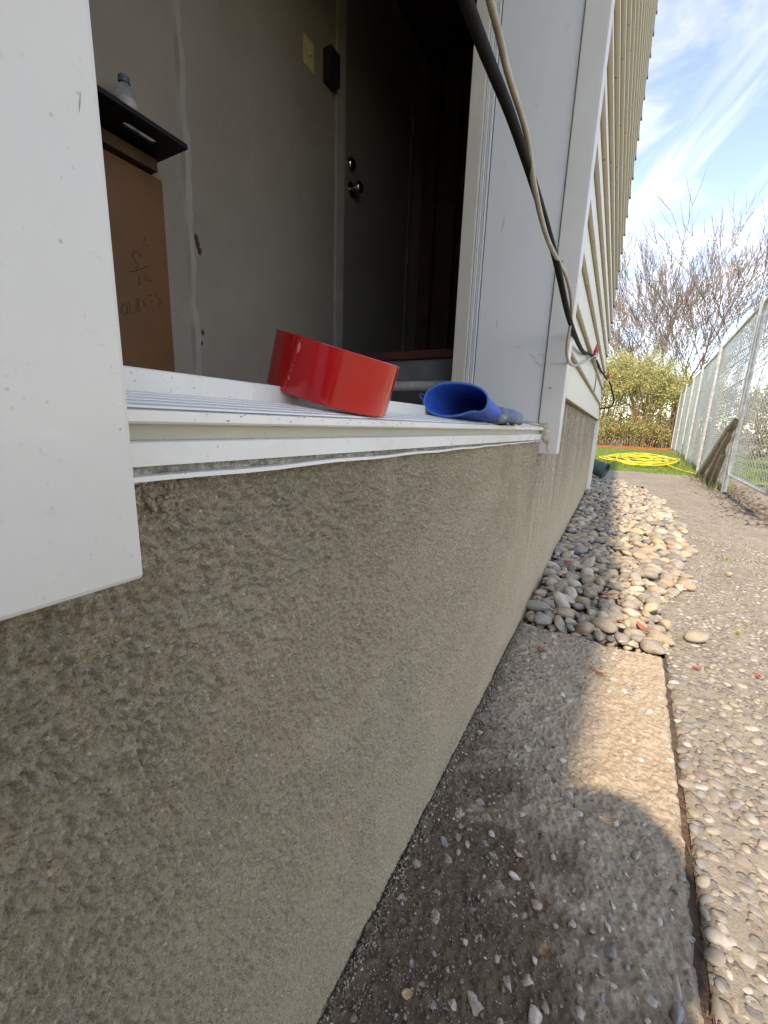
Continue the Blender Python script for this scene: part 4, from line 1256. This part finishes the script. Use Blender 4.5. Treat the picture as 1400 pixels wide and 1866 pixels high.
# =============================================================== HOUSE CORNER
ds = empty('downspout', (-0.19, Y_END + 0.04, 0.0), 'white downspout standing on the pebbles at the house corner', 'downspout')
MB().box(-0.05, 0.012, -0.035, 0.03, -0.01, 0.825).build('pipe', 'downspout_white', ds, bevel=0.006)
gd = empty('drain_pipe', (-0.12, 6.75, 0.0), 'dark green drain pipe end poking out behind the house corner', 'drain pipe')
pr_ = []
for i in range(40):
    pr_.append((0.105 + (0.006 if i % 4 < 2 else 0.0), -0.9 + i * 0.024))
pr_ += [(0.115, 0.05), (0.118, 0.07), (0.106, 0.075), (0.094, 0.06), (0.094, -0.3)]
m = MB().lathe(pr_, 28)
o = m.build('corrugated_pipe', 'drain_green', gd, smooth=True)
dq = Vector((0.86, -0.28, -0.26)).normalized().to_track_quat('Z', 'Y')
o.rotation_mode = 'QUATERNION'; o.rotation_quaternion = dq; o.location = (0.0, 0.0, 0.16)
m = MB().lathe([(0.0001, 0.02), (0.094, 0.02)], 28); o2 = m.build('end_plug', 'drain_green', o)

# =============================================================== FENCE
def fx(y): return 1.29 + 0.052 * (y - 6.63)
def mesh_panel(y0, y1, z0, z1, name, parent, pitch=0.057, r=0.0021):
    n = int(round((y1 - y0) / pitch)); pitch = (y1 - y0) / n
    nz = int((z1 - z0) / (pitch)) * 2
    hz = (z1 - z0) / nz
    zi = np.arange(nz + 1)
    z = z0 + zi * hz
    Vs = []; Fs = []; off = 0
    tri = np.array([(math.cos(a), math.sin(a)) for a in (0.5, 2.6, 4.7)])
    for k_ in range(n + 1):
        u = y0 + k_ * pitch + np.where(zi % 2 == 0, 0.0, pitch * 0.5) * (1 if True else 0) + 0.003 * np.sin(z * 5 + k_)
        if k_ % 2: pass
        # neighbouring wires meet corner to corner
        w_ = np.where(zi % 2 == 0, -0.5, 0.5) * pitch * (1.02)
        u = y0 + (k_) * pitch + (w_ if True else 0) * 1.0
        if k_ % 2: u = y0 + k_ * pitch - w_
        u = np.clip(u, y0, y1) + 0.004 * vnoise(u, z, 0.3, 70)
        xx = np.vectorize(fx)(u) + np.where(zi % 2 == 0, 0.0025, -0.0025) + 0.02 * vnoise(u, z, 0.7, 71)
        V_ = np.zeros((nz + 1, 3, 3))
        for t in range(3):
            V_[:, t, 0] = xx + r * tri[t, 0]; V_[:, t, 1] = u + r * tri[t, 1]; V_[:, t, 2] = z
        Vs.append(V_.reshape(-1, 3))
        i = np.arange(nz)
        for t in range(3):
            t2 = (t + 1) % 3
            Fs.append(np.stack([i * 3 + t, i * 3 + t2, (i + 1) * 3 + t2, (i + 1) * 3 + t], 1) + off)
        off += (nz + 1) * 3
    return np_mesh(name, np.concatenate(Vs), np.concatenate(Fs), 'fence_wire', parent, True)
FH = 2.20
fn = empty('chain_link_fence', (fx(9.4), 9.4, 0.0), 'tall galvanised chain link fence running along the path to the hedge', 'fence')
def fp(o):
    o.parent = fn; o.matrix_parent_inverse = Matrix.Translation((-fx(9.4), -9.4, 0.0)); return o
bays = [6.62, 9.4, 12.1, 14.0, 16.5, 18.9]
for a, b in zip(bays[:-1], bays[1:]):
    fp(mesh_panel(a + 0.02, b - 0.01, 0.07, FH - 0.02, 'chain_link_mesh', None, r=0.0052))
    fp(MB().tube([(fx(a), a, FH), (fx(b) - 0.0, b - 0.002, FH)], 0.021, 12).build('top_rail', 'galvanised', smooth=True))
    fp(MB().tube([(fx(a), a, 0.09), (fx(b), b - 0.002, 0.09)], 0.0025, 6).build('tension_wire', 'galvanised', smooth=True))
for y in bays[1:]:
    m = MB().tube([(fx(y) - 0.03, y, -0.05), (fx(y) - 0.03, y, FH + 0.03)], 0.026, 14)
    m.tube([(fx(y) - 0.03, y, FH + 0.03), (fx(y) - 0.03, y, FH + 0.05), (fx(y) - 0.03, y, FH + 0.065)], [0.033, 0.030, 0.008], 14)
    for z in (0.3, 0.7, 1.1, 1.5, 1.9):
        m.tube([(fx(y) - 0.03, y, z - 0.004), (fx(y) - 0.03, y, z + 0.004)], 0.0325, 14)
    fp(m.build('post', 'galvanised', smooth=True))
# gate panel with rounded corners
gt = empty('fence_gate', (fx(5.5), 5.5, 0.24), 'chain link gate panel in a bent white pipe frame, nearest along the fence', 'gate')
def gp(o):
    o.parent = gt; o.matrix_parent_inverse = Matrix.Translation((-fx(5.5), -5.5, -0.24)); return o
ya_, yb_, zb2, zt2, rc = 4.45, 6.45, 0.24, 2.20, 0.12
cor = []
for (cy_, cz_, a0) in ((yb_ - rc, zb2 + rc, -90), (yb_ - rc, zt2 - rc, 0), (ya_ + rc, zt2 - rc, 90), (ya_ + rc, zb2 + rc, 180)):
    for i in range(9):
        a = math.radians(a0 + 90 * i / 8)
        cor.append((fx(cy_), cy_ + rc * math.cos(a), cz_ + rc * math.sin(a)))
cor = [(fx(y), y, z) for _, y, z in cor]
m = MB(); m.tube(cor + [cor[0], cor[1]], 0.024, 14, caps=False); gp(m.build('pipe_frame', 'galvanised', smooth=True))
gp(mesh_panel(ya_ + 0.03, yb_ - 0.03, zb2 + 0.03, zt2 - 0.03, 'chain_link_mesh', None, r=0.0030))
m = MB()
for z in (0.5, 0.95, 1.4, 1.85):
    m.tube([(fx(yb_), yb_, z - 0.009), (fx(yb_), yb_, z + 0.009)], 0.027, 14)
for y in (4.9, 5.35, 5.8, 6.2):
    m.tube([(fx(y - 0.008), y - 0.008, zb2), (fx(y + 0.008), y + 0.008, zb2)], 0.0265, 14)
gp(m.build('tie_bands', 'galvanised', smooth=True)).__setitem__('kind', 'stuff')
gpost = MB().tube([(fx(6.55), 6.56, -0.05), (fx(6.55), 6.56, 2.27)], 0.030, 14)
fp(gpost.build('post', 'galvanised', smooth=True))
# old wooden stakes leaning on the fence
for i, (b_, t_, rad_, lab) in enumerate([
        ((1.34, 8.75, 0.02), (1.215, 6.30, 0.90), 0.040, 'greenish weathered wooden stake leaning along the fence, longest of three'),
        ((1.300, 7.85, 0.02), (1.205, 6.42, 0.74), 0.036, 'split weathered wooden stake leaning along the fence, between two others'),
        ((1.305, 7.42, 0.02), (1.200, 6.50, 0.50), 0.033, 'greyest weathered wooden stake leaning along the fence, shortest of three')]):
    a, b = Vector(b_), Vector(t_)
    L_ = (b - a).length
    m = MB(); n_ = 14; pts = []; rr_ = []
    m.tube([(0, 0, L_ * i_ / n_) for i_ in range(n_ + 1)], [rad_ * (1 + 0.05 * math.sin(i_ * 1.7)) * (1.0 if i_ < n_ - 1 else 0.75) for i_ in range(n_ + 1)], 12)
    m.v = [(x * (1 + 0.10 * math.sin(5 * math.atan2(y, x + 1e-9))), y * (1 + 0.10 * math.sin(5 * math.atan2(y, x + 1e-9))), z + (random.uniform(-0.09, 0.05) if z > L_ * 0.97 else 0)) for x, y, z in m.v]
    o = m.build('wooden_stake', 'stake_wood', smooth=False)
    o.location = a; o.rotation_mode = 'QUATERNION'; o.rotation_quaternion = (b - a).to_track_quat('Z', 'Y')
    tag(o, lab, 'stake')

# =============================================================== LAWN, HEDGE, TREES
def lawn_z(y):
    return -0.004 + 0.085 * min(1, max(0, (y - 8.9) / 4.0))
ysl = np.arange(8.6, 19.6, 0.1); xsl = np.linspace(-7, 12, 80)
A, B = np.meshgrid(xsl, ysl, indexing='ij')
Zl = -0.012 + 0.085 * np.clip((B - 8.9) / 4, 0, 1) + 0.015 * vnoise(A, B, 0.5, 81)
Zl = np.where(B < 8.75, -0.05, Zl)
lawn = np_mesh('lawn', np.stack([A, B, Zl], -1).reshape(-1, 3), grid_faces(len(xsl), len(ysl)), 'lawn_green')
tag(lawn, kind='structure')
def blades(name, n, fn, hfn, cols, label, cat='grass'):
    P = np.array([fn() for _ in range(n)]); n = len(P)
    h_ = np.array([hfn() for _ in range(n)]); a = rng.random(n) * 6.283; lean = rng.normal(0, 0.35, (n, 2)) * h_[:, None]
    wdt = h_ * 0.07
    V = np.zeros((n, 3, 3))
    V[:, 0] = P + np.stack([np.cos(a) * wdt, np.sin(a) * wdt, 0 * a], 1)
    V[:, 1] = P - np.stack([np.cos(a) * wdt, np.sin(a) * wdt, 0 * a], 1)
    V[:, 2] = P + np.concatenate([lean, h_[:, None]], 1)
    F = np.arange(n * 3).reshape(-1, 3)
    col = np.array(cols)[rng.integers(0, len(cols), n)] * rng.uniform(0.8, 1.2, (n, 1))
    return tag(np_mesh(name, V.reshape(-1, 3), F, 'vcol_leaf', None, False, np.repeat(col, 3, 0)), label, cat, kind='stuff')
GR = [(0.15, 0.25, 0.04), (0.21, 0.31, 0.055), (0.27, 0.33, 0.08), (0.11, 0.19, 0.035)]
def g1():
    y = random.uniform(8.75, 18.2)
    return (random.uniform(-1.2, min(2.6, fx(y) + 1.0)), y, lawn_z(y))
blades('grass', 26000, g1, lambda: random.uniform(0.03, 0.075), GR, 'bright green mown grass of the lawn beyond the path')
def g2():
    y = random.uniform(6.7, 18.5)
    return (fx(y) + random.gauss(0, 0.07), y, lawn_z(y))
blades('fence_grass', 1300, g2, lambda: random.uniform(0.05, 0.15), [(0.14, 0.20, 0.05), (0.24, 0.24, 0.10), (0.18, 0.22, 0.06)], 'longer grass growing along the foot of the fence')
# weeds in the path
for (x, y, n_, hh, lab) in [(0.483, 1.825, 34, 0.028, 'small pale grass tuft growing on the path beside the loose grey stone'), (0.655, 2.95, 30, 0.03, 'small grass tuft growing in the path joint beside the stone bed'), (0.36, 6.17, 60, 0.06, 'thin green grass growing from the far path joint')]:
    mb = MB()
    for i in range(n_):
        a = random.uniform(0, 6.28); r = abs(random.gauss(0, hh * 0.35)); L_ = random.uniform(0.5, 1.1) * hh
        bx, by = x + r * math.cos(a) * (0.6 if y < 6 else 0.4), y + r * math.sin(a) * (1 if y < 6 else 1.2)
        la = random.uniform(0, 6.28)
        z = path_z(x, y) + 0.001
        tip = (bx + L_ * 0.5 * math.cos(la), by + L_ * 0.5 * math.sin(la), z + L_ * 0.8)
        w_ = L_ * 0.04
        mb.add([(bx - w_, by, z), (bx + w_, by, z), tip], [(0, 1, 2)], col=random.choice([(0.34, 0.36, 0.10), (0.22, 0.30, 0.06), (0.45, 0.40, 0.18)]))
    o = mb.build('weed_tuft', 'vcol_leaf'); tag(o, lab, 'weed', 'weeds in the path')
def litter_pt():
    y = random.uniform(4.2, 9.5); return (fx(y) + 0.05 + random.gauss(0, 0.13), y, 0.008)
Pl = [litter_pt() for _ in range(2600)]
V_, F_, C_ = None, None, None
LV = np.array(Pl); nL = len(LV)
aL = rng.random(nL) * 6.283; lL = rng.uniform(0.008, 0.04, nL); wL = rng.uniform(0.002, 0.010, nL)
du = np.stack([np.cos(aL), np.sin(aL), rng.normal(0, 0.2, nL)], 1) * lL[:, None]; dv = np.stack([-np.sin(aL), np.cos(aL), rng.normal(0, 0.3, nL)], 1) * wL[:, None]
V_ = np.stack([LV - du, LV + dv, LV + du, LV - dv], 1).reshape(-1, 3); V_[:, 2] = np.maximum(V_[:, 2], 0.004)
cL = np.array([(0.10, 0.07, 0.045), (0.17, 0.12, 0.08), (0.07, 0.055, 0.04), (0.24, 0.17, 0.10)])[rng.integers(0, 4, nL)]
tag(np_mesh('leaf_litter', V_, np.arange(nL * 4).reshape(-1, 4), 'vcol_leaf', None, False, np.repeat(cL, 4, 0)), 'dark dead leaf litter and twigs under the gate and along the fence', 'litter', kind='stuff')
# mulch
ysm = np.arange(18.1, 20.2, 0.05); xsm = np.linspace(-6, 2.6, 120)
A, B = np.meshgrid(xsm, ysm, indexing='ij')
Zm = 0.085 + 0.06 * np.clip((B - 18.1) / 0.3, 0, 1) + 0.03 * vnoise(A, B, 0.15, 91)
tag(np_mesh('mulch_bed', np.stack([A, B, Zm], -1).reshape(-1, 3), grid_faces(len(xsm), len(ysm)), 'mulch_red'), kind='structure')

def leaf_cloud(pts, size, cols, aspect=2.2):
    P = np.array(pts); n = len(P)
    d1 = rng.normal(0, 1, (n, 3)); d1 /= np.linalg.norm(d1, axis=1)[:, None]
    d2 = rng.normal(0, 1, (n, 3)); d2 -= d1 * (d1 * d2).sum(1)[:, None]; d2 /= np.linalg.norm(d2, axis=1)[:, None]
    s = size * rng.uniform(0.6, 1.3, (n, 1))
    V = np.stack([P - d1 * s, P + d2 * s / aspect, P + d1 * s, P - d2 * s / aspect], 1)
    F = np.arange(n * 4).reshape(-1, 4)
    col = np.array(cols)[rng.integers(0, len(cols), n)] * rng.uniform(0.75, 1.25, (n, 1))
    return V.reshape(-1, 3), F, np.repeat(col, 4, 0)
def shrub(x, y, w_, h_, n_stem, n_leaf, cols, label, z0=0.1, leaf=0.032, seed=1, name='shrub', stemcol=(0.20, 0.15, 0.09), group=None):
    r = random.Random(seed)
    e_ = empty(name, (x, y, z0), label, 'shrub', group)
    mb = MB(); tips = []
    for i in range(n_stem):
        a = r.uniform(0, 6.28); sp = r.random() ** 0.6
        hh = h_ * (1 - 0.25 * sp ** 2) * r.uniform(0.8, 1.08)
        bx, by = 0.25 * w_ * sp * math.cos(a), 0.25 * w_ * sp * math.sin(a)
        tx, ty = 0.5 * w_ * sp * math.cos(a) + r.gauss(0, 0.08), 0.5 * w_ * sp * math.sin(a) + r.gauss(0, 0.08)
        p = [(bx, by, 0), (bx * 0.6 + tx * 0.4 + r.gauss(0, 0.05), by * 0.6 + ty * 0.4, hh * 0.5), (tx, ty, hh)]
        mb.tube(p, [0.014, 0.009, 0.003], 4, col=tuple(c * r.uniform(0.7, 1.3) for c in stemcol), caps=False)
        tips.append(p)
        for k_ in range(3):
            t = r.uniform(0.3, 0.95)
            q0 = np.array(p[1]) * (1 - t) + np.array(p[2]) * t if t > 0.5 else np.array(p[0]) * (1 - t) + np.array(p[1]) * t
            q1 = q0 + np.array([r.gauss(0, 0.18), r.gauss(0, 0.18), r.uniform(0.15, 0.45)])
            mb.tube([q0, q1], [0.005, 0.002], 3, col=tuple(c * r.uniform(0.8, 1.5) for c in stemcol), caps=False)
            tips.append([tuple(q0), tuple((q0 + q1) / 2), tuple(q1)])
    mb.build('stems', 'vcol_bark', e_)
    P = []
    for i in range(n_leaf):
        p = tips[r.randrange(len(tips))]
        t = r.random()
        q = (np.array(p[0]) * (1 - t) + np.array(p[1]) * t) if r.random() < 0.42 else (np.array(p[1]) * (1 - t) + np.array(p[2]) * t)
        if q[2] < 0.05 * h_ * r.random(): continue
        P.append(q + np.array([r.gauss(0, 0.09), r.gauss(0, 0.09), r.gauss(0, 0.09)]))
    V_, F_, C_ = leaf_cloud(P, leaf, cols)
    np_mesh('foliage', V_, F_, 'vcol_leaf', e_, False, C_)
    return e_
YG = [(0.44, 0.42, 0.15), (0.52, 0.48, 0.21), (0.34, 0.36, 0.12), (0.56, 0.52, 0.27), (0.28, 0.31, 0.10)]
shrub(-0.55, 19.5, 2.4, 3.6, 110, 34000, YG, 'yellow green budding hedge shrub closest to the house corner', seed=11)
shrub(0.75, 19.7, 2.5, 3.5, 110, 34000, YG, 'broad yellow green hedge shrub in the middle of the mulch bed', seed=12)
shrub(1.85, 19.9, 2.0, 2.8, 80, 20000, YG, 'lower yellow green hedge shrub where the fence ends', seed=13)
BR = [(0.30, 0.25, 0.15), (0.38, 0.33, 0.20), (0.24, 0.22, 0.12), (0.42, 0.38, 0.27)]
shrub(-1.0, 23.5, 3.4, 5.0, 70, 8000, [(0.33, 0.31, 0.13), (0.40, 0.33, 0.16), (0.28, 0.22, 0.12)], 'tall sparse tan green bush rising behind the hedge by the house', seed=14, leaf=0.05)
i_ = 20
for (x, y, w_, h_, lab) in [(3.2, 8.2, 2.2, 1.5, 'pale dry brush behind the gate panel'), (3.6, 11.5, 2.6, 1.8, 'pale dry brush behind the fence beyond the stakes'), (4.2, 15.5, 3.0, 2.3, 'tan dry brush far behind the fence towards the tree'), (3.2, 20.5, 3.0, 2.6, 'tan dry brush at the far end of the fence')]:
    shrub(x, y, w_, h_, 80, 7000, [(0.42, 0.38, 0.28), (0.50, 0.46, 0.36), (0.34, 0.30, 0.20), (0.30, 0.30, 0.16)], lab, z0=-0.05, seed=i_, name='dry_brush', leaf=0.05); i_ += 1

# bare trees
def tree(x, y, h_, seed, label, spread=0.5, lean=(0, 0), col=(0.085, 0.06, 0.05), tw=(0.205, 0.165, 0.14), stems=4, depth=6, r0=0.13):
    r = random.Random(seed)
    e_ = empty('bare_tree', (x, y, 0.0), label, 'tree', 'bare trees beyond the hedge')
    trunk = MB(); crown = MB()
    def grow(p, d, L_, rad_, lv):
        n_ = 3
        pts = [p]; q_ = p.copy(); dd = d.copy()
        for i in range(n_):
            dd = (dd + Vector((r.gauss(0, 0.13 if lv < 3 else 0.06), r.gauss(0, 0.13 if lv < 3 else 0.06), r.gauss(0, 0.05) + (0.10 if lv > 2 else 0.02)))).normalized()
            q_ = q_ + dd * (L_ / n_)
            pts.append(q_.copy())
        rr_ = [rad_ * (1 - 0.42 * i / n_) for i in range(n_ + 1)]
        tgt = trunk if lv < 2 else crown
        f = min(1, lv / 4)
        cc_ = tuple((a * (1 - f) + b * f) * r.uniform(0.8, 1.2) for a, b in zip(col, tw))
        tgt.tube(pts, rr_, 7 if lv < 2 else (5 if lv < 3 else 3), col=cc_, caps=False)
        if lv >= depth: return
        nk = (3 if lv < 2 else r.choice((2, 3, 3))) if lv < depth - 1 else r.choice((3, 4))
        for k_ in range(nk):
            t = 1.0 if k_ == 0 else r.uniform(0.35, 1.0)
            idx = min(n_, max(1, int(round(t * n_))))
            b = pts[idx]
            ax_ = Vector((r.gauss(0, 1), r.gauss(0, 1), r.gauss(0, 1))).normalized()
            nd = (dd + ax_.cross(dd).normalized() * (r.uniform(0.15, 0.35) if k_ == 0 else r.uniform(0.35, 0.85) * (1.0 if lv < 4 else 0.7)) * (spread / 0.5)).normalized()
            if nd.z < 0.0: nd.z = abs(nd.z) * 0.4 + 0.1; nd.normalize()
            grow(b, nd, L_ * r.uniform(0.70, 0.90), max(0.0105, rr_[idx] * (0.78 if k_ == 0 else 0.58)), lv + 1)
    for s in range(stems):
        a = 6.28 * s / stems + r.uniform(-0.4, 0.4)
        d = Vector((math.cos(a) * 0.42 + lean[0], math.sin(a) * 0.35 + lean[1], 1)).normalized()
        grow(Vector((0.12 * math.cos(a), 0.12 * math.sin(a), 0)), d, h_ * r.uniform(0.24, 0.30), r0 * r.uniform(0.75, 1.0), 0)
    trunk.build('trunk', 'vcol_bark', e_, smooth=True)
    crown.build('crown', 'vcol_bark', e_)
    return e_
tree(1.6, 24.0, 10.0, 5, 'many stemmed bare tree with reddish twigs rising behind the hedge', 0.5, stems=5, depth=6)
tree(4.4, 25.5, 9.8, 8, 'bare tree with dark limbs standing beyond the chain link fence', 0.5, stems=3, depth=6, col=(0.09, 0.065, 0.055), tw=(0.20, 0.155, 0.13))
tree(-3.2, 30.0, 7.5, 15, 'smaller bare tree almost hidden behind the house corner', 0.5, stems=3, depth=5)
# far tree belt
P = []; 
for i in range(9000):
    x = random.uniform(-40, 60); P.append((x, 55 + random.uniform(0, 8), abs(random.gauss(0, 1)) * (1.6 + 0.8 * math.sin(x * 0.5)) ))
V_, F_, C_ = leaf_cloud(P, 0.35, [(0.20, 0.17, 0.12), (0.26, 0.22, 0.15), (0.16, 0.17, 0.09)])
tag(np_mesh('far_treeline', V_, F_, 'vcol_leaf', None, False, C_), 'low brown line of distant bushes on the horizon', 'treeline', kind='stuff')

# =============================================================== YELLOW HOSE
hs = []
cx_, cy_ = 0.55, 11.3
r = random.Random(3)
for i in range(230):
    ph_ = i * 0.27
    q1 = math.sin(i * 0.043 + 1.0); q2 = math.sin(i * 0.061 + 2.2); q3 = math.sin(i * 0.037)
    rx = 0.50 + 0.22 * q1; ry = 1.25 + 0.55 * q2
    x = cx_ + 0.16 * q3 + rx * math.cos(ph_); y = cy_ + 0.45 * math.sin(i * 0.029 + 0.5) + ry * math.sin(ph_)
    hs.append((x, y, lawn_z(y) + 0.045 + 0.0002 * i + 0.03 * max(0, math.sin(i * 0.31 + 1)) ** 3))
hs += [(1.15, 9.7, 0.035), (1.28, 9.2, 0.03), (1.36, 8.95, 0.02)]
tag(MB().tube(smooth_path(hs, 3), 0.011, 8).build('yellow_hose', 'hose_yellow', smooth=True), 'tangled yellow hose lying in loops on the lawn', 'hose')

# =============================================================== FALLEN LEAVES
def dead_leaf(loc, L_, W_, yaw, curl, mat, label, pitch=0.0):
    mb = MB(); n_ = 9; vs = []; fs = []
    for i in range(n_ + 1):
        t = i / n_; wv = W_ * math.sin(math.pi * min(1, t * 0.94 + 0.03)) ** 0.8
        z = curl * L_ * (t - 0.5) ** 2 * 2
        for s in (-1, -0.5, 0, 0.5, 1):
            vs.append(((t - 0.5) * L_, s * wv * 0.5, z + abs(s) * wv * 0.45 * abs(curl) + 0.0006 * random.uniform(-1, 1)))
    for i in range(n_):
        for s in range(4):
            fs.append((i * 5 + s, (i + 1) * 5 + s, (i + 1) * 5 + s + 1, i * 5 + s + 1))
    mb.add(vs, fs)
    o = mb.build('dead_leaf', mat, smooth=True)
    md = o.modifiers.new('thick', 'SOLIDIFY'); md.thickness = 0.0004
    o.location = loc; o.rotation_euler = (0.1, pitch, yaw)
    tag(o, label, 'leaf', 'fallen leaves')
dead_leaf((0.045, 1.265, 0.004), 0.055, 0.012, -0.55, 0.35, 'dry_leaf', 'long curled orange brown leaf on the dusty slab in front of the stones')
dead_leaf((-0.115, 1.305, 0.003), 0.040, 0.018, -0.8, 0.3, 'dry_leaf', 'dull brown leaf on the dusty slab nearest the wall')
dead_leaf((0.080, 0.745, 0.005), 0.036, 0.011, 0.35, 0.6, 'pale_leaf', 'curled tan leaf lying inside the round shadow on the slab')
dead_leaf((-0.135, 0.352, 0.004), 0.014, 0.010, 0.6, 0.4, 'pale_leaf', 'small pale leaf scrap on the dark soil beside the wall')
dead_leaf((0.310, 1.452, 0.006), 0.022, 0.010, -0.5, 0.3, 'red_leaf', 'small red brown leaf on the path below the loose stone')
dead_leaf((0.464, 1.500, 0.006), 0.020, 0.012, -1.0, 0.3, 'red_leaf', 'bright red leaf scrap on the path at the edge of view')
dead_leaf((0.06, 1.82, 0.050), 0.060, 0.022, 0.3, 0.3, 'dry_leaf', 'orange brown leaf lying across the river stones')
dead_leaf((0.17, 1.60, 0.034), 0.050, 0.022, -0.7, 0.3, 'dry_leaf', 'brown leaf tucked among the stones at the slab corner', 0.3)
dead_leaf((0.10, 1.60, 0.036), 0.040, 0.016, 1.2, 0.3, 'dry_leaf', 'narrow rust coloured leaf among the front row of stones', 0.2)
dead_leaf((-0.13, 2.2, 0.046), 0.055, 0.022, 0.7, 0.3, 'red_leaf', 'dark red brown leaf among the shaded stones by the wall', 0.2)
dead_leaf((0.0, 1.50, 0.006), 0.035, 0.014, 0.1, 0.2, 'pale_leaf', 'pale tan leaf at the slab end below the stones')

# =============================================================== PERSON BEHIND THE CAMERA
pe = empty('person', (0.035, -0.42, 0.0), 'person in dark hooded jacket crouching on the slab and throwing the round shadow', 'person')
verts = []; edges = []; rad = []
def pv(x, y, z, ra, rb_=None, par=None):
    verts.append((x, y, z)); rad.append((ra, rb_ or ra))
    if par is not None: edges.append((par, len(verts) - 1))
    return len(verts) - 1
pelv = pv(0.0, -0.12, 0.34, 0.145, 0.12)
wai = pv(0.0, -0.10, 0.47, 0.135, 0.105, pelv)
che = pv(0.0, -0.03, 0.64, 0.150, 0.110, wai)
nb = pv(0.0, 0.02, 0.775, 0.125, 0.10, che)
nk = pv(0.0, 0.05, 0.85, 0.095, 0.09, nb)
for s in (-1, 1):
    shd = pv(0.155 * s, 0.0, 0.73, 0.062, 0.062, che)
    elb = pv(0.20 * s, 0.12, 0.50, 0.046, 0.046, shd)
    wri = pv(0.075 * s, 0.33, 0.60, 0.030, 0.030, elb)
    hip = pv(0.10 * s, -0.10, 0.30, 0.095, 0.095, pelv)
    kne = pv(0.15 * s, 0.24, 0.44, 0.066, 0.066, hip)
    ank = pv(0.13 * s, 0.0, 0.09, 0.045, 0.045, kne)
    toe = pv(0.14 * s, 0.16, 0.035, 0.042, 0.034, ank)
me = bpy.data.meshes.new('body'); me.from_pydata(verts, edges, []); me.materials.append(MATS['jacket'])
o = bpy.data.objects.new('body', me); C.objects.link(o); o.parent = pe
md = o.modifiers.new('skin', 'SKIN'); md.use_smooth_shade = True
for i, sv in enumerate(me.skin_vertices[0].data): sv.radius = rad[i]
me.skin_vertices[0].data[0].use_root = True
md = o.modifiers.new('sub', 'SUBSURF'); md.levels = md.render_levels = 2
# head with face, and hair
HC = Vector((0.0, 0.10, 0.945))
bm = bmesh.new(); bmesh.ops.create_uvsphere(bm, u_segments=36, v_segments=24, radius=1.0)
for v in bm.verts:
    p = v.co.copy()
    x, y, z = p.x * 0.078, p.y * 0.098, p.z * 0.122
    if p.z < -0.1: x *= 1 - 0.28 * min(1, (-p.z - 0.1) / 0.9); y *= 1 - 0.12 * (-p.z)
    nose = math.exp(-((p.x / 0.16) ** 2 + ((p.z + 0.12) / 0.20) ** 2)) if p.y > 0 else 0
    y += 0.024 * nose
    for s in (-1, 1):
        eye = math.exp(-(((p.x - 0.38 * s) / 0.17) ** 2 + ((p.z - 0.06) / 0.10) ** 2)) if p.y > 0 else 0
        y -= 0.010 * eye
        ear = math.exp(-(((p.x - s) / 0.12) ** 2 + ((p.y + 0.05) / 0.18) ** 2 + ((p.z + 0.02) / 0.24) ** 2))
        x += 0.016 * ear * s
    mouth = math.exp(-((p.x / 0.28) ** 2 + ((p.z + 0.48) / 0.07) ** 2)) if p.y > 0 else 0
    y += 0.006 * mouth
    v.co = HC + Vector((x, y, z))
me = bpy.data.meshes.new('head'); bm.to_mesh(me); bm.free(); me.polygons.foreach_set('use_smooth', [True] * len(me.polygons)); me.materials.append(MATS['skin'])
hd = bpy.data.objects.new('head', me); C.objects.link(hd); hd.parent = pe
bm = bmesh.new(); bmesh.ops.create_uvsphere(bm, u_segments=32, v_segments=20, radius=1.0)
dl = [v for v in bm.verts if (v.co.y > 0.35 and v.co.z < 0.42) or v.co.z < -0.45]
bmesh.ops.delete(bm, geom=dl, context='VERTS')
for v in bm.verts:
    p = v.co; k_ = 1 + 0.03 * math.sin(p.x * 17 + p.z * 23) * math.cos(p.y * 19)
    v.co = HC + Vector((p.x * 0.128 * k_, p.y * 0.128 * k_ - 0.012, p.z * 0.142 * k_ + 0.004))
me = bpy.data.meshes.new('hood'); bm.to_mesh(me); bm.free(); me.polygons.foreach_set('use_smooth', [True] * len(me.polygons)); me.materials.append(MATS['jacket'])
o = bpy.data.objects.new('hood', me); C.objects.link(o); o.parent = pe
md = o.modifiers.new('thick', 'SOLIDIFY'); md.thickness = 0.01
# hands round the phone
for s in (-1, 1):
    verts = []; edges = []; rad = []
    w0_ = pv(0.075 * s, 0.33, 0.60, 0.026); pm = pv(0.055 * s, 0.37, 0.645, 0.027, 0.020, w0_)
    for j in range(4):
        k1 = pv((0.050 + 0.004 * j) * s, 0.398, 0.640 + 0.017 * j, 0.0085, None, pm); k2 = pv((0.030 + 0.003 * j) * s, 0.408, 0.642 + 0.017 * j, 0.0078, None, k1); k3 = pv((0.015 + 0.002 * j) * s, 0.404, 0.643 + 0.017 * j, 0.007, None, k2)
    t1_ = pv(0.045 * s, 0.365, 0.672, 0.0105, None, pm); t2_ = pv(0.026 * s, 0.378, 0.690, 0.009, None, t1_)
    me = bpy.data.meshes.new('hand'); me.from_pydata(verts, edges, []); me.materials.append(MATS['skin'])
    o = bpy.data.objects.new('hand', me); C.objects.link(o); o.parent = pe
    md = o.modifiers.new('skin', 'SKIN'); md.use_smooth_shade = True
    for i, sv in enumerate(me.skin_vertices[0].data): sv.radius = rad[i]
    me.skin_vertices[0].data[0].use_root = True
    md = o.modifiers.new('sub', 'SUBSURF'); md.levels = md.render_levels = 1
